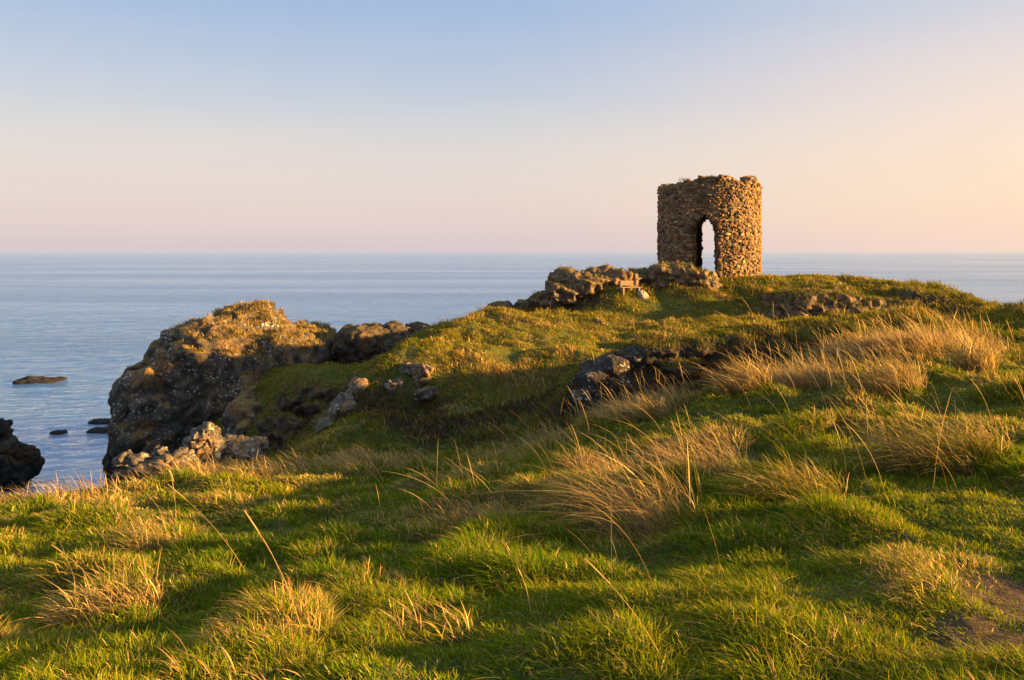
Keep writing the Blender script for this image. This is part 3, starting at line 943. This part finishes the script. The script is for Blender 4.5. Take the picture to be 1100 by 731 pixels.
    for i in range(NP):
        p0, p1 = i / NP * 2 * math.pi, (i + 1) / NP * 2 * math.pi
        for j in range(NZ):
            if not keep[i, j]: continue
            z0, z1 = -0.4 + j * dz, -0.4 + (j + 1) * dz
            quad(at(p0, ro, z0), at(p1, ro, z0), at(p1, ro, z1), at(p0, ro, z1))
            quad(at(p1, ri, z0), at(p0, ri, z0), at(p0, ri, z1), at(p1, ri, z1))
            if j == NZ - 1 or not keep[i, j + 1]: quad(at(p0, ro, z1), at(p1, ro, z1), at(p1, ri, z1), at(p0, ri, z1))
            if j > 0 and not keep[i, j - 1]: quad(at(p0, ri, z0), at(p1, ri, z0), at(p1, ro, z0), at(p0, ro, z0))
            if not keep[(i + 1) % NP, j]: quad(at(p1, ro, z0), at(p1, ri, z0), at(p1, ri, z1), at(p1, ro, z1))
            if not keep[i - 1, j]: quad(at(p0, ri, z0), at(p0, ro, z0), at(p0, ro, z1), at(p0, ri, z1))
    me = mesh_np('mortar_core', np.array(V), np.array(Q), smooth=False)
    add_attr(me, 'col', np.repeat(np.array([MORTAR]), len(V), 0))
    link_mesh('mortar_core', me, M_STONE, root)
    # dressed stones round each opening
    for (p, hw, s, sp, ap) in OPEN:
        items = []
        for side in (-1, 1):
            z = max(s, -0.3)
            while z < sp:
                h = rr.uniform(0.15, 0.28)
                ph = p + side * (hw + 0.14) / TR
                a = a0 + ph
                O = np.array([math.cos(a), math.sin(a), 0]); T = np.array([-math.sin(a), math.cos(a), 0])
                for k in range(3):
                    rad = TR - 0.08 - k * 0.25
                    items.append((at(ph, rad, z + h / 2), T, np.array([0, 0, 1.]), O, 0.12 * rr.uniform(.8, 1.3), h / 2, 0.15, pick() * 0.8))
                z += h
            # pointed arch: thin wedge stones set on edge
            nst = 9
            for k in range(nst):
                t = (k + .5) / nst
                zz = sp + (ap - sp) * t
                w = hw * (1 - t ** 1.65) + 0.12
                slope = math.atan2((ap - sp), hw * (0.25 + 1.5 * t))
                ph = p + side * w / TR
                a = a0 + ph
                O = np.array([math.cos(a), math.sin(a), 0]); T = np.array([-math.sin(a), math.cos(a), 0]) * side
                ang = R(15) + R(62) * t
                T2 = T * math.cos(ang) + np.array([0, 0, 1.]) * math.sin(ang)
                U2 = -T * math.sin(ang) + np.array([0, 0, 1.]) * math.cos(ang)
                for q in range(3):
                    items.append((at(ph, TR - 0.06 - q * 0.25, zz + .05), T2, U2, O, 0.16 * rr.uniform(.8, 1.15), 0.055, 0.15, pick() * 0.7))
        link_mesh('archway' if s < 0 else 'window_arch', stones_mesh('arch', items, int(100 * hw)), M_STONE, root)
    # stone vault that closes the chamber
    n = 64
    V = [at(0, 0, 3.95)]
    for rad, z in ((1.2, 3.8), (1.8, 3.5), (RI + 0.2, 3.2)):
        V += [at(k / n * 2 * math.pi, rad, z) for k in range(n)]
    T3 = [(0, 1 + k, 1 + (k + 1) % n) for k in range(n)]
    Qv = [(1 + r * n + k, 1 + (r + 1) * n + k, 1 + (r + 1) * n + (k + 1) % n, 1 + r * n + (k + 1) % n) for r in range(2) for k in range(n)]
    me = mesh_np('vault', np.array(V), np.array(Qv), np.array(T3))
    add_attr(me, 'col', np.repeat(np.array([MORTAR]), len(V), 0))
    link_mesh('vault', me, M_STONE, root)
    # threshold slab in the doorway
    sl = [(at(R(-5), 2.42, 0.03), np.array([-math.sin(a0 - R(5)), math.cos(a0 - R(5)), 0]), np.array([0, 0, 1.]), np.array([math.cos(a0 - R(5)), math.sin(a0 - R(5)), 0]), 0.62, 0.09, 0.36, np.array([0.10, .085, .07]))]
    link_mesh('threshold', stones_mesh('threshold', sl, 9), M_STONE, root)
    return root, at, top


TOWER, tw_at, tw_top = build_tower()


# ------------------------------------------------------------------ bench and pale stone left of the tower
def box_bm(bm, c, s, bev=0.008, rot=None):
    r = bmesh.ops.create_cube(bm, size=1)
    vs = r['verts']
    m = Matrix.Translation(c) @ (rot.to_4x4() if rot else Matrix.Identity(4)) @ Matrix.Diagonal((s[0], s[1], s[2], 1))
    bmesh.ops.transform(bm, matrix=m, verts=vs)
    es = list({e for v in vs for e in v.link_edges})
    bmesh.ops.bevel(bm, geom=es, offset=bev, segments=2, affect='EDGES')


def bm_obj(name, bm, mat, parent=None):
    me = bpy.data.meshes.new(name)
    bm.to_mesh(me); bm.free()
    return link_mesh(name, me, mat, parent)


def build_bench():
    wood = mat_plain('weathered_wood', (0.22, 0.145, 0.085), (0.36, 0.26, 0.17), 9.0)
    x, y = P(677, 306, 37.1)[:2]
    z = float(height(x, y)[0])
    b = bpy.data.objects.new('wooden_bench', None)
    COL.objects.link(b)
    b.location = (x, y, z - 0.02)
    b.rotation_euler = (0, 0, R(12))
    b.scale = (0.86, 0.86, 0.80)
    tag(b, 'small pale wooden bench in front of the rocks left of the tower', 'bench')
    bm = bmesh.new()
    for k in range(3): box_bm(bm, (0, -0.15 + k * 0.15, 0.42), (1.15, 0.135, 0.045))
    bm_obj('seat', bm, wood, b)
    bm = bmesh.new()
    for k in range(2): box_bm(bm, (0, 0.27, 0.58 + 0.15 * k), (1.15, 0.04, 0.13))
    bm_obj('backrest', bm, wood, b)
    for sx in (-0.45, 0.45):
        bm = bmesh.new()
        box_bm(bm, (sx, -0.02, 0.197), (0.09, 0.42, 0.394))
        box_bm(bm, (sx, 0.223, 0.42), (0.07, 0.048, 0.8))
        bm_obj('leg', bm, wood, b)
    p = P(689, 307, 37.0)
    zz = float(height(p[0], p[1])[0])
    rock('pale_stone', 'rounded whitish stone at the right end of the bench', [((p[0], p[1], zz + 0.12), (0.20, 0.16, 0.22), 0.3, 0.2), ((p[0] + .06, p[1], zz + 0.05), (0.26, 0.2, 0.14), 0.8, 0.1)],
         mat_plain('pale_stone', (0.17, 0.155, 0.135), (0.29, 0.27, 0.24), 14.0), 0.03, 0.10, 0.3, 61, .2, cat='stone')


build_bench()


# ------------------------------------------------------------------ grass
WIND = np.array([-0.95, 0.12])


def blades_mesh(name, root, h, lean, curl, width, col, tipcol, seed, side_az=None, nseg=3):
    """every blade: 3 segments, 7 points; lean (N,2) horizontal offset at the tip per height"""
    n = len(root)
    rr = np.random.default_rng(seed)
    az = rr.uniform(0, math.pi, n) if side_az is None else side_az
    side = np.stack([np.cos(az), np.sin(az), np.zeros(n)], 1)
    if nseg == 3:
        ts = (0.0, 0.42, 0.76, 1.0); wf = (0.9, 1.0, 0.68, 0.0)
    else:
        ts = tuple(np.linspace(0, 1, nseg + 1)); wf = tuple([0.8] * (nseg - 3) + [1.25, 1.5, 1.0, 0.0])
    m = 2 * nseg + 1
    V = np.empty((n, m, 3), np.float32); Cc = np.empty((n, m, 3), np.float32)
    lm = np.sqrt((lean ** 2).sum(1))
    k = 0
    for t, w in zip(ts, wf):
        hor = lean * (t * (1 - curl) + curl * t ** 2.2)
        up = t - 0.38 * np.clip(lm, 0, 1.6) * t ** 2.4
        pos = root + np.concatenate([hor * h[:, None], (up * h)[:, None]], 1)
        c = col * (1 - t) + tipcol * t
        if w > 0:
            V[:, k] = pos - side * (width * w * 0.5)[:, None]; V[:, k + 1] = pos + side * (width * w * 0.5)[:, None]
            Cc[:, k] = c; Cc[:, k + 1] = c
            k += 2
        else:
            V[:, k] = pos; Cc[:, k] = c
    b = (np.arange(n) * m)[:, None]
    q = np.concatenate([b + 2 * g + np.array([[0, 1, 3, 2]]) for g in range(nseg - 1)])
    t3 = b + np.array([[m - 3, m - 2, m - 1]])
    me = mesh_np(name, V.reshape(-1, 3), q, t3)
    add_attr(me, 'col', Cc.reshape(-1, 3))
    return me


# which ground can be seen: running horizon along each bearing
_D = ZG / np.exp(LR)[None, :]
_HID = np.maximum.accumulate(_D, 1) - _D                              # how far below the nearer skyline


def hidden(x, y):
    th = np.arctan2(x, y); lr = np.log(np.sqrt(x * x + y * y))
    i = np.clip(np.searchsorted(TH, th) - 1, 0, len(TH) - 2)
    j = np.clip(((lr - LR[0]) / (LR[1] - LR[0])).astype(int), 0, len(LR) - 2)
    return _HID[i, j]


GREENS = np.array([[0.068, 0.112, 0.008], [0.115, 0.155, 0.009], [0.180, 0.186, 0.011], [0.255, 0.205, 0.014], [0.120, 0.118, 0.020]])
STRAWS = np.array([[0.56, 0.40, 0.15], [0.46, 0.31, 0.11], [0.34, 0.22, 0.08], [0.64, 0.48, 0.20], [0.28, 0.19, 0.09]])
HEATHS = np.array([[0.050, 0.034, 0.020], [0.085, 0.055, 0.028], [0.035, 0.032, 0.016], [0.11, 0.075, 0.035]])


def scatter(rmin, rmax, dens, margin, rr):
    """random ground points inside the view wedge, dens(r) per square metre"""
    tmax = math.atan(550 / 850) + margin
    edges = np.exp(np.linspace(math.log(rmin), math.log(rmax), 60))
    X, Y = [], []
    for a, b in zip(edges[:-1], edges[1:]):
        n = int(tmax * (b * b - a * a) * dens((a + b) / 2))
        th = rr.uniform(-tmax, tmax, n); r = np.sqrt(rr.uniform(a * a, b * b, n))
        X.append(r * np.sin(th)); Y.append(r * np.cos(th))
    return np.concatenate(X), np.concatenate(Y)


def slope(x, y, e=0.06):
    return (height(x + e, y) - height(x - e, y)) / (2 * e), (height(x, y + e) - height(x, y - e)) / (2 * e)


def build_turf():
    rr = np.random.default_rng(101)
    dens = lambda r: 9500 * min(1.0, (4.0 / r) ** 1.55)
    x, y = scatter(2.0, 46, dens, 0.06, rr)
    hid = hidden(x, y)
    keep = (hid < 0.03) | (rr.random(len(x)) < 0.06)
    x, y = x[keep], y[keep]
    st, he, so, la = fields(x, y)
    sx, sy = slope(x, y)
    z = height(x, y)
    steep = np.sqrt(sx ** 2 + sy ** 2)
    dt = np.sqrt((x - TC[0]) ** 2 + (y - TC[1]) ** 2)
    keep = (rr.random(len(x)) > so * 0.74) & (rr.random(len(x)) > np.clip((steep - 1.0) * 1.2, 0, .93)) & (dt > 2.95) & (z > -11) & (rr.random(len(x)) > 0.35 * he)
    x, y, z, st, he, la, sx, sy, so = [a[keep] for a in (x, y, z, st, he, la, sx, sy, so)]
    n = len(x)
    r = np.sqrt(x * x + y * y)
    q = np.stack([x, y], 1)
    warp = np.stack([fbm(q * 1.3, 2, 41), fbm(q * 1.3 + 9, 2, 43)], 1) * 0.35
    d1, off1, id1, _ = worley2(q * 1.15 + warp, 3)
    d2, off2, id2, _ = worley2(q * 2.6 + warp * 2, 13)
    lawn = np.clip(la, 0, 1)
    tus = np.clip(1 - (d1 / 0.6) ** 2, 0, 1) * id1
    h = (0.040 + 0.075 * tus ** 1.2 + 0.035 * id2 + 0.02 * rr.random(n)) * (1 - 0.55 * lawn)
    h *= np.clip(0.95 + 1.1 * fbm(q * 1.4, 3, 71), 0.35, 1.7)
    h = h * (1 + 1.2 * st) * np.clip(1 + (r - 15) / 14, 1.0, 2.4) * rr.uniform(0.6, 1.35, n) * (1 - 0.6 * so)
    h = np.where(he > 0.5, 0.10 + 0.12 * rr.random(n), h)
    # lean: wind, outward from the tussock heart, down the slope
    lean = WIND[None] * (0.30 + 0.25 * rr.random(n))[:, None] + off1 * (1.0 * id1)[:, None] + off2 * 0.6
    lean += np.stack([-sx, -sy], 1) * 0.30 + rr.normal(0, 0.42, (n, 2))
    lm = np.sqrt((lean ** 2).sum(1)); lean *= (np.minimum(lm, 1.5) / np.maximum(lm, 1e-6))[:, None]
    # colours
    gi = np.clip((fbm(q * 0.6, 3, 81) * 1.8 + 1.3 + rr.normal(0, 0.75, n)).round().astype(int), 0, 4)
    col = GREENS[gi] * rr.uniform(0.70, 1.25, (n, 1))
    fg = sstep(16, 8, r)[:, None]
    col = col * (1 + fg * np.array([-0.12, 0.07, -0.1]))
    ps = np.clip(0.05 + 0.95 * st + 0.30 * sstep(0.1, 0.5, fbm(q * 1.1, 3, 91)) * (1 - lawn) + 0.35 * (id1 > 0.82) * (d1 < .5), 0, 0.95)
    m = rr.random(n) < ps
    col[m] = STRAWS[rr.integers(0, 5, m.sum())] * rr.uniform(0.7, 1.1, (m.sum(), 1))
    # flattened dead stems between the living blades
    dead = rr.random(n) < 0.06 + 0.13 * sstep(-0.1, 0.5, fbm(q * 2.2, 3, 95))
    col[dead] = STRAWS[rr.integers(1, 5, dead.sum())] * rr.uniform(0.45, 1.0, (dead.sum(), 1))
    lean[dead] = rr.normal(0, 1.1, (dead.sum(), 2))
    m2 = rr.random(n) < he * 0.85
    col[m2] = HEATHS[rr.integers(0, 4, m2.sum())] * rr.uniform(0.7, 1.3, (m2.sum(), 1))
    tip = col * np.array([1.25, 1.12, 0.95])
    far = sstep(14, 24, r)
    # sun-bleached autumn turf on the open headland
    aut = (rr.random(n) < 0.42 * far * (1 - he))
    col[aut] = np.array([0.20, 0.145, 0.028]) * rr.uniform(0.7, 1.3, (aut.sum(), 1)); tip[aut] = col[aut] * 1.15
    w = 0.0040 * np.maximum(1, r / 4.0) ** 0.80 * rr.uniform(0.6, 1.4, n)
    root = np.stack([x, y, z - 0.01], 1)
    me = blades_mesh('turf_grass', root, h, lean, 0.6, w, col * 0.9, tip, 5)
    tag(link_mesh('turf_grass', me, M_BLADE), 'green and yellow grass covering the headland', 'grass', kind='stuff')
    print('turf blades', n)


def build_stalks():
    """tall dry flowering stems, thick on the straw bank, a few everywhere"""
    rr = np.random.default_rng(202)
    x, y = scatter(2.6, 20, lambda r: 60 if r < 8 else 48, 0.06, rr)
    st, he, so, la = fields(x, y)
    prob = np.clip(st ** 1.2 * 1.0 + 0.025, 0, 1) * (1 - la * .8)
    far = (y > 11) & (y < 17) & (x > 1.0)
    prob = np.where(far, prob, prob * 0.55)
    k = rr.random(len(x)) < prob
    x, y = x[k], y[k]
    n = len(x)
    z = height(x, y)
    r = np.sqrt(x * x + y * y)
    h = rr.uniform(0.35, 0.85, n) * np.where(r < 5, 0.75, 1.0) * np.where((x < 0) & (y > 8.5), 0.42, 1.0)
    lean = WIND[None] * rr.uniform(0.15, 0.75, n)[:, None] + rr.normal(0, 0.16, (n, 2))
    c = STRAWS[rr.integers(0, 4, n)] * rr.uniform(0.8, 1.1, (n, 1))
    w = 0.0026 * np.maximum(1, r / 4) ** 0.8
    root = np.stack([x, y, z - 0.02], 1)
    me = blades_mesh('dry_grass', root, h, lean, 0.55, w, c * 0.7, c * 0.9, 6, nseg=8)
    tag(link_mesh('dry_grass', me, M_STRAW), 'thin straw coloured stalks bent by the wind among the grass', 'dry grass', kind='stuff')
    # undergrowth of the straw bank
    x, y = scatter(6, 18, lambda r: 900, 0.05, rr)
    st, he, so, la = fields(x, y)
    k = rr.random(len(x)) < np.clip(st - 0.25, 0, 1) * 1.1
    x, y = x[k], y[k]; n = len(x)
    z = height(x, y); r = np.sqrt(x * x + y * y)
    q = np.stack([x, y], 1)
    h = rr.uniform(0.18, 0.45, n) * (1 + .4 * fbm(q * 1.5, 2, 55))
    lean = WIND[None] * rr.uniform(0.3, 1.1, n)[:, None] + rr.normal(0, 0.28, (n, 2))
    c = STRAWS[rr.integers(0, 5, n)] * rr.uniform(0.7, 1.1, (n, 1))
    me = blades_mesh('straw_grass', np.stack([x, y, z - .02], 1), h, lean, 0.7, 0.0042 * np.maximum(1, r / 5) ** 0.8, c * 0.75, c, 7)
    tag(link_mesh('straw_grass', me, M_STRAW), 'deep straw grass matted along the banks', 'dry grass', kind='stuff')


TUFTS = [
    # photo pixel of the root, radius m, height m, blades, lean x/y, straw share, label
    (700, 572, 0.30, 0.74, 560, (-0.95, 0.1), 0.95, 'big blond grass tuft blown flat to the left in the middle of the slope'),
    (765, 515, 0.28, 0.62, 420, (-0.85, 0.1), 0.9, 'blond tuft with fine stalks uphill and right of the big flattened blond tuft'),
    (1010, 500, 0.42, 0.50, 1800, (-0.9, -0.35), 0.55, 'broad drooping hummock of long yellow grass near the right edge'),
    (1050, 402, 0.22, 0.75, 800, (-0.25, 0.0), 0.9, 'tall upright golden tuft standing by the hump at the right edge'),
    (120, 665, 0.22, 0.36, 900, (-0.3, -0.5), 0.75, 'matted pale straw tuft low on the left of the slope'),
    (255, 728, 0.26, 0.22, 140, (-0.9, 0.0), 0.95, 'reddish straw stems leaning left at the bottom edge'),
    (378, 496, 0.30, 0.36, 700, (-0.5, -0.1), 0.9, 'bright golden tuft on the crest in front of the saddle'),
    (440, 500, 0.26, 0.30, 500, (-0.4, -0.1), 0.8, 'small pale gold tuft on the crest right of the bright one'),
    (515, 570, 0.30, 0.32, 900, (-0.4, -0.3), 0.7, 'grey brown withered tuft in the shade left of the big blond one'),
    (850, 530, 0.32, 0.40, 1200, (-0.9, -0.1), 0.35, 'yellow green tuft with blades combed left below the broad hummock'),
    (170, 590, 0.20, 0.30, 500, (-0.6, -0.2), 0.75, 'little brown dead tuft in the green left slope'),
    (690, 450, 0.34, 0.48, 1000, (-1.1, -0.2), 0.9, 'glowing straw tuft draped below the dark heathery bank'),
    (470, 680, 0.16, 0.22, 170, (-0.7, 0.0), 0.9, 'thin tangle of dead twiggy grass in the lower middle'),
    (960, 420, 0.34, 0.60, 900, (-0.7, 0.0), 0.9, 'thick golden tuft on the straw bank left of the upright golden one'),
    (800, 420, 0.34, 0.60, 900, (-0.9, 0.0), 0.9, 'pale windswept tuft at the left end of the straw bank'),
    (1085, 425, 0.4, 0.26, 1100, (-0.4, -0.3), 0.15, 'green turf hump with short grass at the right picture edge'),
]


def build_tufts():
    for i, (px, py, rad, h, n, ln, sshare, label) in enumerate(TUFTS):
        rr = np.random.default_rng(300 + i)
        c = hit(px, py); n = int(n * 0.8); rad *= 1.25
        a = rr.uniform(0, 2 * math.pi, n); q = np.sqrt(rr.random(n)) * rad
        dx, dy = np.cos(a) * q, np.sin(a) * q * 0.8
        z = height(c[0] + dx, c[1] + dy) - 0.02
        hh = h * rr.choice([0.4, 0.6, 0.8, 1.0, 1.15], n, p=[.25, .3, .25, .15, .05]) * rr.uniform(0.85, 1.15, n) * (1 - 0.3 * (q / rad) ** 2)
        lean = np.array(ln)[None] * rr.uniform(0.5, 1.2, n)[:, None] + np.stack([dx, dy], 1) / rad * 0.22 + rr.normal(0, 0.30, (n, 2))
        col = GREENS[rr.integers(1, 5, n)] * rr.uniform(.8, 1.2, (n, 1))
        m = rr.random(n) < sshare
        col[m] = STRAWS[rr.integers(0, 5, m.sum())] * rr.uniform(.45, 1.2, (m.sum(), 1))
        w = 0.0042 * max(1, c[1] / 5) ** 0.75 * rr.uniform(.5, 1.2, n)
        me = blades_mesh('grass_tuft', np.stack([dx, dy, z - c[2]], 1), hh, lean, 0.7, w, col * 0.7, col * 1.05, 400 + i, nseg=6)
        o = link_mesh('grass_tuft', me, M_STRAW)
        o.location = c
        tag(o, label, 'grass tuft', 'grass tufts on the slope')


def build_long_stalks():
    """single long stems that stand out against the slope"""
    spec = [((330, 700), (262, 548), 'long single yellow stalk leaning left across the lower left slope'),
            ((270, 625), (180, 520), 'slender bent stalk on the left slope below the crest'),
            ((110, 640), (55, 585), 'short thin stalk at the far left above the matted straw tuft'),
            ((720, 725), (628, 600), 'thin brown stalk leaning over the small sunlit mound at the bottom'),
            ((570, 660), (556, 610), 'short yellow stem in the shade behind the small sunlit mound')]
    for i, (a, b, label) in enumerate(spec):
        c = hit(*a)
        tip = P(b[0], b[1], c[1] + 0.15)
        N = 14
        bm = bmesh.new()
        prev = None
        sagd = (tip - c)
        for k in range(N + 1):
            t = k / N
            p = sagd * t + np.array([0.10, 0, 0.05]) * math.sin(t * math.pi) * np.linalg.norm(sagd) * 0.5
            rad = 0.0021 * (1 - 0.55 * t) if t < 0.80 else 0.0044 * math.sin((1 - t) / 0.22 * math.pi * 0.85 + 0.35) + 0.0006
            ring = [bm.verts.new((p[0] + math.cos(u) * rad, p[1] + math.sin(u) * rad, p[2])) for u in np.linspace(0, 2 * math.pi, 6)[:-1]]
            if prev:
                for m in range(5): bm.faces.new((prev[m], prev[(m + 1) % 5], ring[(m + 1) % 5], ring[m]))
            prev = ring
        o = bm_obj('grass_stalk', bm, None)
        add_attr(o.data, 'col', np.repeat(np.array([[0.46, 0.33, 0.13]]), len(o.data.vertices), 0))
        o.data.materials.append(M_STRAW)
        o.location = c
        tag(o, label, 'grass stalk', 'long stalks on the slope')


def build_crag_grass():
    """dry turf on the ledges of the crag and grass on the tower's wall head"""
    rr = np.random.default_rng(500)
    o = ROCKS['crag']
    me = o.data
    n = len(me.vertices)
    co = np.empty(n * 3, np.float32); me.vertices.foreach_get('co', co); co = co.reshape(-1, 3) + np.array(o.location)
    no = np.empty(n * 3, np.float32); me.vertices.foreach_get('normal', no); no = no.reshape(-1, 3)
    nz = fbm(co.astype(float) * 0.8, 3, 11)
    ok = np.nonzero((no[:, 2] + 0.35 * nz > 0.72) & (co[:, 2] > -5.5) & (co[:, 0] + 2.5 * nz > -13.6))[0]
    idx = rr.choice(ok, 15000)
    p = co[idx] + rr.normal(0, 0.05, (len(idx), 3)) * np.array([1, 1, 0.2])
    c = np.where((rr.random(len(idx)) < 0.65 + 0.3 * nz[idx])[:, None], STRAWS[rr.integers(0, 5, len(idx))] * 0.8, np.array([0.09, 0.085, 0.02])) * rr.uniform(.7, 1.2, (len(idx), 1))
    h = rr.uniform(0.08, 0.24, len(idx))
    lean = WIND[None] * 0.5 + rr.normal(0, .35, (len(idx), 2)) + no[idx][:, :2] * 0.5
    m = blades_mesh('crag_grass', p, h, lean, .6, np.full(len(idx), 0.022), c * .8, c, 9)
    tag(link_mesh('crag_grass', m, M_STRAW), 'short dry golden grass on the top of the dark crag', 'dry grass', kind='stuff')
    # turf growing over the ledges of the outcrops
    PP, HH, LL, CC = [], [], [], []
    for o in [x for x in COL.objects if x.name.startswith('outcrop')]:
        me = o.data
        n = len(me.vertices)
        co = np.empty(n * 3, np.float32); me.vertices.foreach_get('co', co); co = co.reshape(-1, 3) + np.array(o.location)
        no = np.empty(n * 3, np.float32); me.vertices.foreach_get('normal', no); no = no.reshape(-1, 3)
        nz = fbm(co.astype(float) * 1.6, 3, 19)
        gap = co[:, 2] - height(co[:, 0], co[:, 1])
        ok = np.nonzero((no[:, 2] + 0.5 * nz > 0.62 - 0.25 * (gap < 0.15)) & (gap > -0.05))[0]
        if len(ok) < 10: continue
        k = int(min(9000, len(ok) * 1.6) * (0.15 if ('bench' in o['label'] or 'foot of the stone tower' in o['label']) else 1.0))
        idx = rr.choice(ok, k)
        r = float(np.linalg.norm(o.location[:2]))
        PP.append(co[idx] + rr.normal(0, 0.03, (k, 3)) * np.array([1, 1, 0.2]))
        HH.append(rr.uniform(0.06, 0.17, k) * (0.7 + r / 70)); LL.append(WIND[None] * 0.4 + rr.normal(0, .4, (k, 2)))
        c = GREENS[rr.integers(0, 5, k)] * 0.85
        m = rr.random(k) < 0.4
        c[m] = STRAWS[rr.integers(0, 5, m.sum())] * 0.6
        CC.append(c * rr.uniform(.7, 1.2, (k, 1)))
    PP, HH, LL, CC = [np.concatenate(a) for a in (PP, HH, LL, CC)]
    m = blades_mesh('ledge_grass', PP, HH, LL, .6, 0.004 * (np.linalg.norm(PP[:, :2], axis=1) / 4) ** 0.8, CC * .85, CC, 12)
    tag(link_mesh('ledge_grass', m, M_BLADE), 'short turf and dead grass rooted on the rock ledges', 'grass', kind='stuff')
    # wall head
    k = 700
    ph = rr.choice([R(-68), R(-60), R(-8), R(0), R(10), R(60), R(-30)], k) + rr.normal(0, 0.10, k)
    pts = np.array([tw_at(a, rr.uniform(2.1, 2.65), tw_top(a) - 0.02) for a in ph])
    c = np.array([0.10, 0.09, 0.03]) * rr.uniform(.6, 1.6, (k, 1))
    m = blades_mesh('wall_grass', pts, rr.uniform(0.08, 0.22, k), rr.normal(0, .4, (k, 2)), .6, np.full(k, .02), c, c, 10)
    tag(link_mesh('wall_grass', m, M_BLADE, TOWER), kind='stuff')


build_turf()
build_stalks()
build_tufts()
build_long_stalks()
build_crag_grass()

S.cycles.max_bounces = 6
S.cycles.diffuse_bounces = 3
S.cycles.transmission_bounces = 3
S.cycles.sample_clamp_indirect = 4.0
